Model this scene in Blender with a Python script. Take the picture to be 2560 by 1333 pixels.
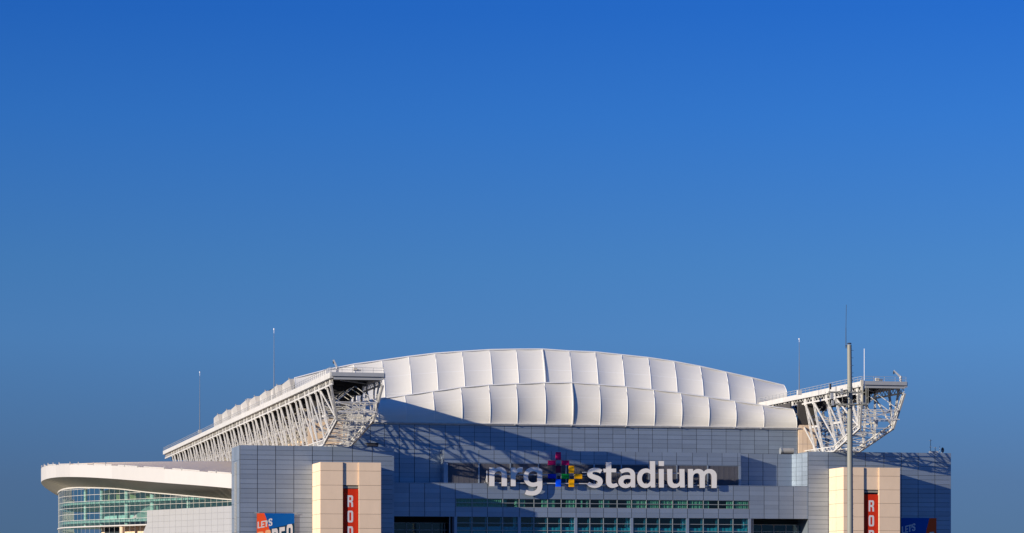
import bpy, math, random
from mathutils import Vector, Matrix
random.seed(7)
S = bpy.context.scene
COL = S.collection
for o in list(bpy.data.objects):
    bpy.data.objects.remove(o)

# ------------------------------------------------------------------ camera
F, H, D0 = 6800.0, 1475.0, 612.0          # focal length in photo pixels, horizon row, metres to the end wall
A = math.atan(0.2364)                     # the stadium is seen 13 degrees off its long axis
ZC = 10.0
VIEW = Vector((math.sin(A), math.cos(A), 0)); RIGHT = Vector((math.cos(A), -math.sin(A), 0))
CAM = Vector((-VIEW.x * D0, -VIEW.y * D0, ZC))
cd = bpy.data.cameras.new('camera'); co = bpy.data.objects.new('camera', cd); COL.objects.link(co)
co.location = CAM; co.rotation_euler = (math.pi / 2, 0, -A)
cd.sensor_width = 36; cd.lens = F / 2560 * 36; cd.shift_y = (H - 666.5) / 2560
cd.clip_start = 1; cd.clip_end = 20000
S.camera = co
S.render.resolution_x = 1024; S.render.resolution_y = 533

# ------------------------------------------------------------------ light
SUN_B, SUN_E = math.radians(20), math.radians(14.0)    # sun low, grazing the end wall from the long side
sd = bpy.data.lights.new('sun', 'SUN'); so = bpy.data.objects.new('sun', sd); COL.objects.link(so)
sd.energy = 4.8; sd.angle = math.radians(0.5); sd.color = (1.0, 0.89, 0.73)
ld = Vector((math.cos(SUN_E) * math.cos(SUN_B), math.cos(SUN_E) * math.sin(SUN_B), -math.sin(SUN_E)))
so.rotation_euler = ld.to_track_quat('-Z', 'Y').to_euler(); so.location = (-300, -300, 200)
W = bpy.data.worlds.new('World'); S.world = W; W.use_nodes = True
wn = W.node_tree; L = wn.links.new
bg = wn.nodes['Background']; bg.inputs[1].default_value = 0.12
sky = wn.nodes.new('ShaderNodeTexSky'); sky.sky_type = 'NISHITA'; sky.sun_disc = False
sky.sun_elevation = SUN_E; sky.sun_rotation = math.atan2(-ld.x, -ld.y)
sky.air_density = 0.5; sky.dust_density = 0; sky.ozone_density = 5; sky.altitude = 0
tc = wn.nodes.new('ShaderNodeTexCoord'); sx = wn.nodes.new('ShaderNodeSeparateXYZ'); L(tc.outputs['Generated'], sx.inputs[0])
mz = wn.nodes.new('ShaderNodeMath'); mz.operation = 'MULTIPLY_ADD'; L(sx.outputs[2], mz.inputs[0]); mz.inputs[1].default_value = 0.30; mz.inputs[2].default_value = 0.105
cx = wn.nodes.new('ShaderNodeCombineXYZ'); L(sx.outputs[0], cx.inputs[0]); L(sx.outputs[1], cx.inputs[1]); L(mz.outputs[0], cx.inputs[2])
nm = wn.nodes.new('ShaderNodeVectorMath'); nm.operation = 'NORMALIZE'; L(cx.outputs[0], nm.inputs[0]); L(nm.outputs[0], sky.inputs[0])
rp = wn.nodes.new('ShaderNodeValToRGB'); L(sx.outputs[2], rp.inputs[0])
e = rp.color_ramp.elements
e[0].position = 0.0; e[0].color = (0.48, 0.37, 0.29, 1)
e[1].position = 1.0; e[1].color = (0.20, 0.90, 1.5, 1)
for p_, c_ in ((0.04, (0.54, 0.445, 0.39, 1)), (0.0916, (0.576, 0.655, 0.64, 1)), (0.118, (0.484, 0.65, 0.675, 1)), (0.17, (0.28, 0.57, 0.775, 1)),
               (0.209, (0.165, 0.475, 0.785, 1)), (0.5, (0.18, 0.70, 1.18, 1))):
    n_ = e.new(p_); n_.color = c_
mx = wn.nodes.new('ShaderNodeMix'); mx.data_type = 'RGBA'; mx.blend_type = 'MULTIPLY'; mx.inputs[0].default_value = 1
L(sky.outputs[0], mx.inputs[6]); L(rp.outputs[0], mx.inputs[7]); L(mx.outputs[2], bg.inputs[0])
S.view_settings.view_transform = 'Standard'; S.view_settings.look = 'None'
S.view_settings.gamma = 1; S.view_settings.use_curve_mapping = False
S.view_settings.exposure = 0.35
S.render.engine = 'CYCLES'
S.cycles.max_bounces = 8; S.cycles.transparent_max_bounces = 12

# ------------------------------------------------------------------ measuring helpers
def ray(u, v):
    return VIEW + RIGHT * ((u - 1280) / F) + Vector((0, 0, (H - v) / F))
def P(u, v, Y):                      # point of the plane Y (parallel to the end wall) seen at a photo pixel
    r = ray(u, v); t = (Y - CAM.y) / r.y
    return CAM + r * t
def PD(u, v, d):                     # point at d metres in front of the camera
    return CAM + ray(u, v) * d
def PX(u, Y):
    return P(u, 1200, Y).x
def PZ(u, v, Y):
    return P(u, v, Y).z

# ------------------------------------------------------------------ materials
MATS = {}
def mat(name, col, rough=0.6, metal=0.0, var=0.0, noise=0.0, nscale=0.6, bump=0.0, bscale=8, spec=0.5, extra=None):
    m = bpy.data.materials.new(name); m.use_nodes = True; nt = m.node_tree; l = nt.links.new
    b = nt.nodes['Principled BSDF']; b.inputs['Roughness'].default_value = rough; b.inputs['Metallic'].default_value = metal
    b.inputs['Specular IOR Level'].default_value = spec
    tcn = nt.nodes.new('ShaderNodeTexCoord'); geo = nt.nodes.new('ShaderNodeNewGeometry')
    cur = None
    rgb = nt.nodes.new('ShaderNodeRGB'); rgb.outputs[0].default_value = (*col, 1); cur = rgb.outputs[0]
    fac = None
    def addf(sock, amp):
        nonlocal fac
        mr = nt.nodes.new('ShaderNodeMapRange'); l(sock, mr.inputs[0]); mr.inputs[3].default_value = 1 - amp; mr.inputs[4].default_value = 1 + amp
        if fac is None: fac = mr.outputs[0]
        else:
            q = nt.nodes.new('ShaderNodeMath'); q.operation = 'MULTIPLY'; l(fac, q.inputs[0]); l(mr.outputs[0], q.inputs[1]); fac = q.outputs[0]
    if var:
        oi = nt.nodes.new('ShaderNodeObjectInfo'); addf(oi.outputs['Random'], var)
    if noise:
        nz = nt.nodes.new('ShaderNodeTexNoise'); nz.inputs['Scale'].default_value = nscale; nz.inputs['Detail'].default_value = 6
        nz.inputs['Roughness'].default_value = 0.65
        mp = nt.nodes.new('ShaderNodeMapping'); mp.inputs['Scale'].default_value = (1, 1, 0.45)
        l(geo.outputs['Position'], mp.inputs[0]); l(mp.outputs[0], nz.inputs[0]); addf(nz.outputs[0], noise)
    if fac is not None:
        vm = nt.nodes.new('ShaderNodeVectorMath'); vm.operation = 'SCALE'; l(cur, vm.inputs[0]); l(fac, vm.inputs[3]); cur = vm.outputs[0]
    l(cur, b.inputs['Base Color'])
    if bump:
        nb = nt.nodes.new('ShaderNodeTexNoise'); nb.inputs['Scale'].default_value = bscale; l(geo.outputs['Position'], nb.inputs[0])
        bp = nt.nodes.new('ShaderNodeBump'); bp.inputs['Strength'].default_value = bump; bp.inputs['Distance'].default_value = 0.1
        l(nb.outputs[0], bp.inputs['Height']); l(bp.outputs[0], b.inputs['Normal'])
    MATS[name] = m
    return m
def glass(name, tint, rough=0.02, refl=0.06):
    m = bpy.data.materials.new(name); m.use_nodes = True; nt = m.node_tree; l = nt.links.new
    nt.nodes.remove(nt.nodes['Principled BSDF'])
    out = nt.nodes['Material Output']
    tr = nt.nodes.new('ShaderNodeBsdfTransparent'); tr.inputs[0].default_value = (*tint, 1)
    gl = nt.nodes.new('ShaderNodeBsdfGlossy'); gl.inputs['Roughness'].default_value = rough
    lw = nt.nodes.new('ShaderNodeLayerWeight'); lw.inputs[0].default_value = 0.5
    pw = nt.nodes.new('ShaderNodeMath'); pw.operation = 'POWER'; l(lw.outputs['Facing'], pw.inputs[0]); pw.inputs[1].default_value = 5
    ad = nt.nodes.new('ShaderNodeMath'); ad.operation = 'MULTIPLY_ADD'; ad.use_clamp = True; l(pw.outputs[0], ad.inputs[0]); ad.inputs[1].default_value = .8; ad.inputs[2].default_value = refl + .04
    mi = nt.nodes.new('ShaderNodeMixShader'); l(ad.outputs[0], mi.inputs[0]); l(tr.outputs[0], mi.inputs[1]); l(gl.outputs[0], mi.inputs[2])
    l(mi.outputs[0], out.inputs[0])
    return m
M_SIL = mat('silver_panel', (0.315, 0.375, 0.435), rough=0.50, metal=0.6, var=0.08, noise=0.10, nscale=0.25)
M_JOINT = mat('joint_dark', (0.065, 0.072, 0.09), rough=0.9)
M_CREAM = mat('cream_precast', (0.80, 0.60, 0.41), rough=0.85, var=0.035, noise=0.10, nscale=0.5, bump=0.04)
M_CJOINT = mat('cream_joint', (0.28, 0.21, 0.15), rough=0.9)
M_WHITE = mat('white_steel', (0.55, 0.535, 0.50), rough=0.6, noise=0.30, nscale=0.9)
M_FASC = mat('white_fascia', (0.53, 0.505, 0.47), rough=0.5, var=0.05, noise=0.06, nscale=0.4)
M_GREY = mat('grey_steel', (0.36, 0.37, 0.37), rough=0.5, noise=0.10, nscale=0.8)
M_DECK = mat('dark_deck', (0.022, 0.023, 0.026), rough=0.8)
M_BROWN = mat('dark_boarding', (0.06, 0.055, 0.05), rough=0.9, noise=0.5, nscale=0.35)  # grey-brown boarding, darkened to carry the shade inside the trusses
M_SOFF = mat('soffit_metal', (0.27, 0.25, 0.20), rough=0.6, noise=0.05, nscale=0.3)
M_ROOFM = mat('standing_seam', (0.50, 0.41, 0.31), rough=0.6, noise=0.08, nscale=0.4)
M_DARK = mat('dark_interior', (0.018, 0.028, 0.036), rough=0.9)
M_LOUV = mat('louvre_blade', (0.16, 0.16, 0.18), rough=0.6, metal=0.2, noise=0.15, nscale=0.8)
M_FRAME = mat('window_frame', (0.32, 0.34, 0.34), rough=0.4, metal=0.3)
M_CURT = mat('teal_curtain', (0.66, 0.72, 0.66), rough=0.95, noise=0.12, nscale=1.5)
M_SHADE = mat('teal_shade', (0.22, 0.55, 0.56), rough=0.95, noise=0.10, nscale=1.0)
M_INCOL = mat('interior_column', (0.75, 0.76, 0.70), rough=0.7)
M_SLAB = mat('interior_slab', (0.50, 0.53, 0.50), rough=0.8)
M_INT = mat('interior_wall', (0.60, 0.66, 0.66), rough=0.9, noise=0.25, nscale=0.25)
M_YEL = mat('interior_board', (0.75, 0.68, 0.38), rough=0.8)
M_SIGN = mat('sign_face', (0.78, 0.74, 0.67), rough=0.45)
M_SIGNR = mat('sign_return', (0.10, 0.08, 0.07), rough=0.6)
M_MAST = mat('mast_grey', (0.17, 0.18, 0.19), rough=0.6)
M_POLE = mat('galvanised_pole', (0.25, 0.25, 0.21), rough=0.6, metal=0.0, noise=0.10, nscale=1.2)
M_ANT = mat('antenna_beige', (0.60, 0.55, 0.44), rough=0.6)
M_BLACK = mat('black_metal', (0.03, 0.03, 0.035), rough=0.6)
M_VENT = mat('vent_cover', (0.34, 0.33, 0.30), rough=0.6, noise=0.3, nscale=1.5)
M_LAMP = mat('clear_tip', (0.8, 0.8, 0.8), rough=0.3)
M_PRINTW = mat('print_white', (0.62, 0.60, 0.58), rough=0.7)
M_PRINTO = mat('print_peach', (0.85, 0.42, 0.20), rough=0.7)
M_RED = mat('banner_red', (0.58, 0.030, 0.008), rough=0.9, spec=0.15, noise=0.06, nscale=1.0)
M_ORNG = mat('banner_orange', (0.80, 0.085, 0.02), rough=0.9, spec=0.15, noise=0.05, nscale=1)
M_BLUE = mat('banner_blue', (0.0, 0.085, 0.33), rough=0.9, spec=0.15, noise=0.05, nscale=1)
M_NAVY = mat('banner_navy', (0.004, 0.035, 0.075), rough=0.9, spec=0.15)
M_GLHALL = glass('glass_teal_dark', (0.56, 0.76, 0.69), refl=0.02)
M_GLLOW = glass('glass_blue_dark', (0.46, 0.78, 0.82), refl=0.02)
M_GLCLUB = glass('glass_teal_clear', (0.60, 0.82, 0.78), refl=0.10)
M_GROUND = mat('asphalt', (0.05, 0.05, 0.052), rough=0.95, noise=0.2, nscale=0.3)

def fabric_mat():
    m = mat('roof_fabric', (0.71, 0.675, 0.585), rough=0.75, noise=0.02, nscale=0.3)
    nt = m.node_tree; l = nt.links.new; b = nt.nodes['Principled BSDF']
    uv = nt.nodes.new('ShaderNodeUVMap'); uv.uv_map = 'UVMap'
    sp = nt.nodes.new('ShaderNodeSeparateXYZ'); l(uv.outputs[0], sp.inputs[0])
    # welded seams across the cloth: a lighter double thickness, and fine wrinkles
    nz = nt.nodes.new('ShaderNodeTexNoise'); nz.inputs['Scale'].default_value = 2.2; nz.inputs['Detail'].default_value = 4
    mp = nt.nodes.new('ShaderNodeMapping'); mp.inputs['Scale'].default_value = (0.35, 16, 1); l(uv.outputs[0], mp.inputs[0]); l(mp.outputs[0], nz.inputs[0])
    mm = nt.nodes.new('ShaderNodeMath'); mm.operation = 'MULTIPLY'; l(sp.outputs[1], mm.inputs[0]); mm.inputs[1].default_value = 3.0
    fr = nt.nodes.new('ShaderNodeMath'); fr.operation = 'PINGPONG'; l(mm.outputs[0], fr.inputs[0]); fr.inputs[1].default_value = 0.5
    lt = nt.nodes.new('ShaderNodeMath'); lt.operation = 'LESS_THAN'; l(fr.outputs[0], lt.inputs[0]); lt.inputs[1].default_value = 0.010
    old = b.inputs['Base Color'].links[0].from_socket
    mi = nt.nodes.new('ShaderNodeMix'); mi.data_type = 'RGBA'; l(lt.outputs[0], mi.inputs[0]); l(old, mi.inputs[6]); mi.inputs[7].default_value = (0.78, 0.76, 0.70, 1)
    mr = nt.nodes.new('ShaderNodeMapRange'); l(nz.outputs[0], mr.inputs[0]); mr.inputs[3].default_value = 0.965; mr.inputs[4].default_value = 1.03
    vm = nt.nodes.new('ShaderNodeVectorMath'); vm.operation = 'SCALE'; l(mi.outputs[2], vm.inputs[0]); l(mr.outputs[0], vm.inputs[3])
    l(vm.outputs[0], b.inputs['Base Color'])
    bp = nt.nodes.new('ShaderNodeBump'); bp.inputs['Strength'].default_value = 0.25; bp.inputs['Distance'].default_value = 0.2
    l(nz.outputs[0], bp.inputs['Height']); l(bp.outputs[0], b.inputs['Normal'])
    return m
M_FAB = fabric_mat()

# ------------------------------------------------------------------ object helpers
def tag(o, label=None, cat=None, group=None, kind=None):
    if label: o['label'] = label
    if cat: o['category'] = cat
    if group: o['group'] = group
    if kind: o['kind'] = kind
    return o
def empty(name, loc=(0, 0, 0), label=None, cat=None, group=None):
    o = bpy.data.objects.new(name, None); COL.objects.link(o); o.location = loc; o.empty_display_size = 1
    return tag(o, label, cat, group)
def link(name, me, parent=None, loc=(0, 0, 0), rotz=0.0):
    o = bpy.data.objects.new(name, me); COL.objects.link(o)
    if parent is not None: o.parent = parent
    o.location = loc; o.rotation_euler = (0, 0, rotz)
    return o
class MB:
    def __init__(s): s.v = []; s.f = []; s.m = []; s.sm = []
    def add(s, vs, fs, mi=0, smooth=False):
        b = len(s.v); s.v += [tuple(x) for x in vs]
        for f in fs:
            s.f.append(tuple(b + i for i in f)); s.m.append(mi); s.sm.append(smooth)
    def box(s, x0, x1, y0, y1, z0, z1, mi=0):
        s.add([(x0,y0,z0),(x1,y0,z0),(x1,y1,z0),(x0,y1,z0),(x0,y0,z1),(x1,y0,z1),(x1,y1,z1),(x0,y1,z1)],
              [(0,3,2,1),(4,5,6,7),(0,1,5,4),(1,2,6,5),(2,3,7,6),(3,0,4,7)], mi)
    def bar(s, p, q, w, h=None, up=(0, 0, 1), mi=0):
        p = Vector(p); q = Vector(q); h = h or w; d = (q - p)
        if d.length < 1e-6: return
        d.normalize(); up = Vector(up)
        if abs(d.dot(up)) > 0.98: up = Vector((0, 1, 0))
        a = d.cross(up).normalized(); b = a.cross(d).normalized()
        a *= w / 2; b *= h / 2
        s.add([p-a-b, p+a-b, p+a+b, p-a+b, q-a-b, q+a-b, q+a+b, q-a+b],
              [(0,3,2,1),(4,5,6,7),(0,1,5,4),(1,2,6,5),(2,3,7,6),(3,0,4,7)], mi)
    def tube(s, pts, r, n=10, mi=0, r2=None, cap=True):
        pts = [Vector(p) for p in pts]; rings = []; N = len(pts)
        for i, p in enumerate(pts):
            d = (pts[min(i+1, N-1)] - pts[max(i-1, 0)]).normalized()
            up = Vector((0, 0, 1)) if abs(d.z) < 0.9 else Vector((0, 1, 0))
            a = d.cross(up).normalized(); b = a.cross(d).normalized()
            rr = r if r2 is None else r + (r2 - r) * i / max(1, N - 1)
            rings.append([p + (a * math.cos(2*math.pi*k/n) + b * math.sin(2*math.pi*k/n)) * rr for k in range(n)])
        vs = [x for rg in rings for x in rg]; fs = []
        for i in range(N - 1):
            for k in range(n):
                k2 = (k + 1) % n
                fs.append((i*n+k, i*n+k2, (i+1)*n+k2, (i+1)*n+k))
        s.add(vs, fs, mi, True)
        if cap:
            s.add(rings[0], [tuple(range(n))[::-1]], mi); s.add(rings[-1], [tuple(range(n))], mi)
    def prism(s, poly, y0, y1, mi=0):   # poly of (x,z), convex or simple, between two Y planes
        n = len(poly)
        s.add([(x, y0, z) for x, z in poly] + [(x, y1, z) for x, z in poly],
              [tuple(range(n)), tuple(range(2*n-1, n-1, -1))] + [(i, i+n, (i+1) % n + n, (i+1) % n) for i in range(n)], mi)
    def build(s, name, mats, parent=None, loc=(0, 0, 0), rotz=0.0, kind=None):
        me = bpy.data.meshes.new(name); me.from_pydata(s.v, [], s.f)
        if not isinstance(mats, (list, tuple)): mats = [mats]
        for m in mats: me.materials.append(m)
        me.polygons.foreach_set('material_index', s.m); me.polygons.foreach_set('use_smooth', s.sm); me.update()
        o = link(name, me, parent, loc, rotz)
        if kind: o['kind'] = kind
        return o
_boxes = {}
def boxmesh(sx, sy, sz, m, name='panel'):
    key = (round(sx, 2), round(sy, 3), round(sz, 2), m.name)
    if key not in _boxes:
        b = MB(); b.box(0, key[0], 0, key[1], 0, key[2])
        me = bpy.data.meshes.new(name); me.from_pydata(b.v, [], b.f); me.materials.append(m); _boxes[key] = me
    return _boxes[key]

def clad(parent, name, A_, B_, z0, z1, joints, rows, m=M_SIL, mj=M_JOINT, gap=0.10, vgap=0.03, major=3, pname='wall_panel',
         skip=None, thick=0.10, back=0.35, holes=()):
    """A clad wall from A_ to B_ (plan points, seen from -Y side): a dark backing slab with separate panels proud of it."""
    A_ = Vector((A_[0], A_[1])); B_ = Vector((B_[0], B_[1])); d = B_ - A_; Lw = d.length; ang = math.atan2(d.y, d.x)
    b = MB()
    if holes:
        xs = sorted({0, Lw, *[h[0] for h in holes], *[h[1] for h in holes]}); zs = sorted({z0, z1, *[h[2] for h in holes], *[h[3] for h in holes]})
        for i in range(len(xs) - 1):
            for k in range(len(zs) - 1):
                mxx = (xs[i] + xs[i+1]) / 2; mzz = (zs[k] + zs[k+1]) / 2
                if any(h[0] < mxx < h[1] and h[2] < mzz < h[3] for h in holes): continue
                b.box(xs[i], xs[i+1], 0, back, zs[k], zs[k+1])
    else:
        b.box(0, Lw, 0, back, z0, z1)
    w = b.build(name, mj, parent, (A_.x, A_.y, 0), ang)
    js = sorted(set([0.0] + [j for j in joints if 0.15 < j < Lw - 0.15] + [Lw]))
    rs = sorted(rows)
    for i in range(len(js) - 1):
        for k in range(len(rs) - 1):
            x0, x1, a0, a1 = js[i], js[i+1], rs[k], rs[k+1]
            if skip and skip((x0 + x1) / 2, (a0 + a1) / 2): continue
            g0 = vgap * (2.0 if (len(rs) - 1 - k) % major == 0 else 1)
            me = boxmesh(x1 - x0 - gap, thick, a1 - a0 - g0, m, pname)
            link(pname, me, w, (x0 + gap / 2, -thick - 0.002, a0 + g0 / 2))
    return w
def rows_down(ztop, step, n):
    return [ztop - step * k for k in range(n + 1)]

# ================================================================== GROUND
g = MB(); g.add([(-6000,-6000,0),(6000,-6000,0),(6000,9000,0),(-6000,9000,0)], [(0,1,2,3)])
tag(g.build('ground', M_GROUND), 'grey asphalt parking ground round the stadium', None, None, 'structure')

# ================================================================== STADIUM HALL (end walls)
YU, YREC, YMID, YLOW, YTOW, YPYL = 0.0, -12.5, -16.0, -18.0, -21.0, -31.6
YTOB, YPYB = -18.25, -27.6
hall = empty('stadium_hall', (0, 0, 0), 'grey clad stadium end building with louvre band and rows of teal windows', 'building')
zU = PZ(1460, 1064.5, YU); XL0 = PX(868, YU); XR0 = PX(1994, YU)
uj = [926,961,998,1036,1073,1113,1149,1186,1226,1261,1294,1328,1362,1397,1430,1462,1496,1532,1564,1596,1631,1669,1705,1741,1779,1815,1850,1886,1921,1957]
clad(hall, 'upper_wall', (XL0, YU), (XR0, YU), 0, zU, [PX(u, YU) - XL0 for u in uj] + [PX(890, YU) - XL0],
     [zU, zU - 0.85] + [zU - 0.85 - 1.0 * k for k in range(1, 8)], vgap=0.04)
# side walls, roof slab of the hall
b = MB(); b.box(XL0, XL0 + 0.5, YU + 0.4, 330, 0, zU - 0.1); b.box(XR0 - 0.5, XR0, YU + 0.4, 330, 0, zU - 0.1); b.box(XL0, XR0, 329.5, 330, 0, zU - 0.1)
b.build('side_wall', M_CREAM, hall)
ztr = PZ(829, 931, -40) - 1.6
b = MB(); b.box(XL0 + .6, XL0 + 1.0, 2.5, 318, zU - .1, ztr); b.box(XR0 - 1.0, XR0 - .6, 2.5, 318, zU - .1, ztr); b.build('bowl_enclosure', M_BROWN, hall)
b = MB(); b.box(XL0 + 0.5, XR0 - 0.5, YREC + 4, 0.0, 30, PZ(1500, 1180, 0)); b.build('terrace_roof', M_GREY, hall)
for u0, u1, v0, v1 in ((770, 867, 1046, 1112), (1996, 2042, 1062, 1126)):      # cream end walls inside the trusses
    a, c = P(u0, v0, -.4), P(u1, v1, -.4); n = 4
    for k in range(n):
        for q in range(2):
            w = (c.x - a.x) / n; hh = (a.z - c.z + 3) / 2
            link('cream_wing_panel', boxmesh(w - .06, .25, hh - .06, M_CREAM), hall, (a.x + w * k, -.4, c.z - 3 + hh * q))
    b = MB(); b.box(a.x, c.x, -.2, .4, a.z, ztr); b.build('wing_boarding', M_BROWN, hall)
# recessed walls either side of the louvre block
zRL = PZ(1045, 1124.6, YREC); zRR = PZ(1915, 1135.2, YREC); zLed = PZ(1500, 1212.5, YLOW)
x0, x1 = PX(984, YREC) - 3, PX(1106, YREC)
clad(hall, 'recess_wall', (x0, YREC), (x1, YREC), zLed, zRL, [PX(u, YREC) - x0 for u in (998, 1036, 1074)], rows_down(zRL, 1.0, 9), gap=0.14)
x0, x1 = PX(1849, YREC), PX(1980, YREC)
clad(hall, 'recess_wall', (x0, YREC), (x1, YREC), zLed, zRR, [PX(u, YREC) - x0 for u in (1871, 1907, 1944)], rows_down(zRR, 1.0, 9), gap=0.12)
xt = PX(2020.5, YTOB); chL = math.hypot(xt - x1, YTOB - YREC)
clad(hall, 'chamfer_wall', (x1, YREC), (xt, YTOB + 0.12), zLed + .16, zRR, [chL * .28, chL * .64], [z_ for z_ in rows_down(zRR, 1.0, 9) if z_ > zLed + .4] + [zLed + .16], gap=0.10)
# louvre block
xm0, xm1 = PX(1109.5, YMID), PX(1852, YMID); zM = PZ(1480, 1128.6, YMID); zLt = PZ(1480, 1160, YMID); zMb = zLed - 1.5
ujm = [1152,1197,1235,1276,1312,1346,1379,1415,1451,1485,1517.5,1553,1589,1622,1655,1691,1731,1768,1805,1844]
clad(hall, 'sign_wall', (xm0, YMID), (xm1, YMID), zLt, zM, [PX(u, YMID) - xm0 for u in ujm], [zM, zM - .95, zM - 1.85, zLt], gap=0.10, back=3.2)
b = MB(); xa, xb = PX(1118, YMID), PX(1846, YMID)
b.box(xm0, xa, YMID - .1, YMID + 3.4, zMb, zLt - .01); b.box(xb, xm1, YMID - .1, YMID + 3.4, zMb, zLt - .01); b.build('corner_pier', M_SIL, hall)
for sx_, nm_ in ((xm0, -1), (xm1, 1)):
    for k in range(7):      # side returns of the block
        za = zM - k * 1.0; 
        me = boxmesh(0.08, 3.0, 0.94, M_SIL, 'return_panel'); link('return_panel', me, hall, (sx_ + (-0.085 if nm_ < 0 else 0.005), YMID + 0.1, za - 0.97))
b = MB(); b.box(xa, xb, YMID + 1.0, YMID + 1.2, zMb, zLt); b.build('louvre_backing', M_DARK, hall)
lp = [1118, 1197, 1276, 1346, 1415, 1485, 1553, 1622, 1692, 1769, 1846]
for i in range(10):
    a0, a1 = PX(lp[i], YMID), PX(lp[i+1], YMID)
    f = MB(); f.box(a0 - .12, a0 + .14, YMID - .12, YMID + .5, zMb, zLt - .02)
    f.box(a0 + .14, a1 - .12, YMID - .04, YMID + .3, zLt - .16, zLt - .02)
    fo = f.build('louvre_bay', M_SIL, hall)
    s_ = MB()
    z = zLt - .3
    while z > zMb:
        s_.add([(a0+.14, YMID-.02, z-.10), (a1-.12, YMID-.02, z-.10), (a1-.12, YMID+.22, z+.10), (a0+.14, YMID+.22, z+.10),
                (a0+.14, YMID-.02, z-.13), (a1-.12, YMID-.02, z-.13), (a1-.12, YMID+.22, z+.07), (a0+.14, YMID+.22, z+.07)],
               [(0,1,2,3),(7,6,5,4),(4,5,1,0),(3,2,6,7)])
        z -= .24
    so_ = s_.build('louvre_blade', M_LOUV, fo, kind='stuff')
    v_ = MB()
    for k in range(1, 6):
        xx = a0 + (a1 - a0) * k / 6; v_.box(xx - .02, xx + .02, YMID - .03, YMID - .005, zMb, zLt - .1)
    v_.build('louvre_mullion', M_LOUV, fo)
# lower wall with windows
xw0, xw1 = PX(984, YLOW), PX(2020.5, YLOW)
ujl = [1023,1061.5,1100,1138,1180,1218.5,1257,1298,1335,1369,1403,1440,1475,1509,1543,1579,1616,1649,1682,1718.5,1758.5,1796,1833,1873,1910,1947,1983.5]
zs0 = PZ(1500, 1249, YLOW); zs1 = PZ(1500, 1270, YLOW); zb = PZ(1500, 1294.3, YLOW)
rl = [zLed, zLed - 1.05, zLed - 2.1, zs0, (zs0 + zs1) / 2, zs1, zs1 - 1.05, zb]
sW0, sW1 = PX(1139.5, YLOW) - xw0, PX(1871, YLOW) - xw0
sO = [(0.0, PX(1131, YLOW) - xw0, 0, zb), (PX(1136, YLOW) - xw0, PX(1876, YLOW) - xw0, 0, zb), (PX(1880, YLOW) - xw0, xw1 - xw0 - .01, 0, zb), (sW0, sW1, zs1, zs0)]
clad(hall, 'lower_wall', (xw0, YLOW), (xw1, YLOW), 0, zLed, [PX(u, YLOW) - xw0 for u in ujl], rl, gap=0.12, major=9, back=0.5,
     skip=lambda x, z: sW0 < x < sW1 and zs1 < z < zs0, holes=sO)
b = MB(); b.box(xw0, xw1, YLOW - .16, YREC + .0, zLed + .02, zLed + .14); b.build('ledge', M_SIL, hall)
# dark rooms behind the glass
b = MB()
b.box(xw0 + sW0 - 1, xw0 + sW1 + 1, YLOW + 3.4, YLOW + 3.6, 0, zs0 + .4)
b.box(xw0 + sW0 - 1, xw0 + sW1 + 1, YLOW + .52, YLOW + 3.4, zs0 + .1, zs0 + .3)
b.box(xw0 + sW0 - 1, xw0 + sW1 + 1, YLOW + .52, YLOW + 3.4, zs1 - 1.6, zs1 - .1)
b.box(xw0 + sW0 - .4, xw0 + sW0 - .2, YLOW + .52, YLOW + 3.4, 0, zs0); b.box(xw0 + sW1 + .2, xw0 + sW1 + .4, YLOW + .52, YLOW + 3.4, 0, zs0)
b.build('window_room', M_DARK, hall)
winj = [PX(u, YLOW) for u in (1139.5,1180,1218.5,1257,1298,1335,1369,1403,1440,1475,1509,1543,1579,1616,1649,1682,1718.5,1758.5,1796,1833,1871)]
zm = (zs0 + zs1) / 2
#   curtain spans inside each bay of the strip (fractions), from the photograph
CUR = [[(0,1)],[(0,1)],[(0,1)],[(0,.28)],[(.0,.42)],[(.55,1)],[(.0,.62)],[(.32,1)],[(.3,.52)],[(.62,1)],[(.05,.45)],[(.62,1)],[(.05,1)],[(.1,.98)],[(.1,.98)],
       [(.1,.98)],[(.1,.98)],[(.0,.42)],[(.55,1)],[(.1,1)],[(.0,.3)]]
def wavy(x0, x1, y, z0, z1, amp, per, sag=0):
    m_ = MB(); n = max(6, int((x1 - x0) / per * 6)); vs = []; rows = 4
    ph = random.random() * 6
    for k in range(rows + 1):
        t = k / rows
        for i in range(n + 1):
            s = i / n; x = x0 + (x1 - x0) * s
            yy = y + amp * math.sin(x / per * 6.283 + ph) * (1 - .4 * t) + amp * .5 * math.sin(x / per * 2.9 + ph * 2)
            zz = z0 + (z1 - z0) * t - (sag * math.sin(math.pi * s) * t)
            vs.append((x, yy, zz))
    fs = [(k*(n+1)+i, k*(n+1)+i+1, (k+1)*(n+1)+i+1, (k+1)*(n+1)+i) for k in range(rows) for i in range(n)]
    m_.add(vs, fs, 0, True); return m_
COLS = {3, 8, 11, 16, 19}
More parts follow.
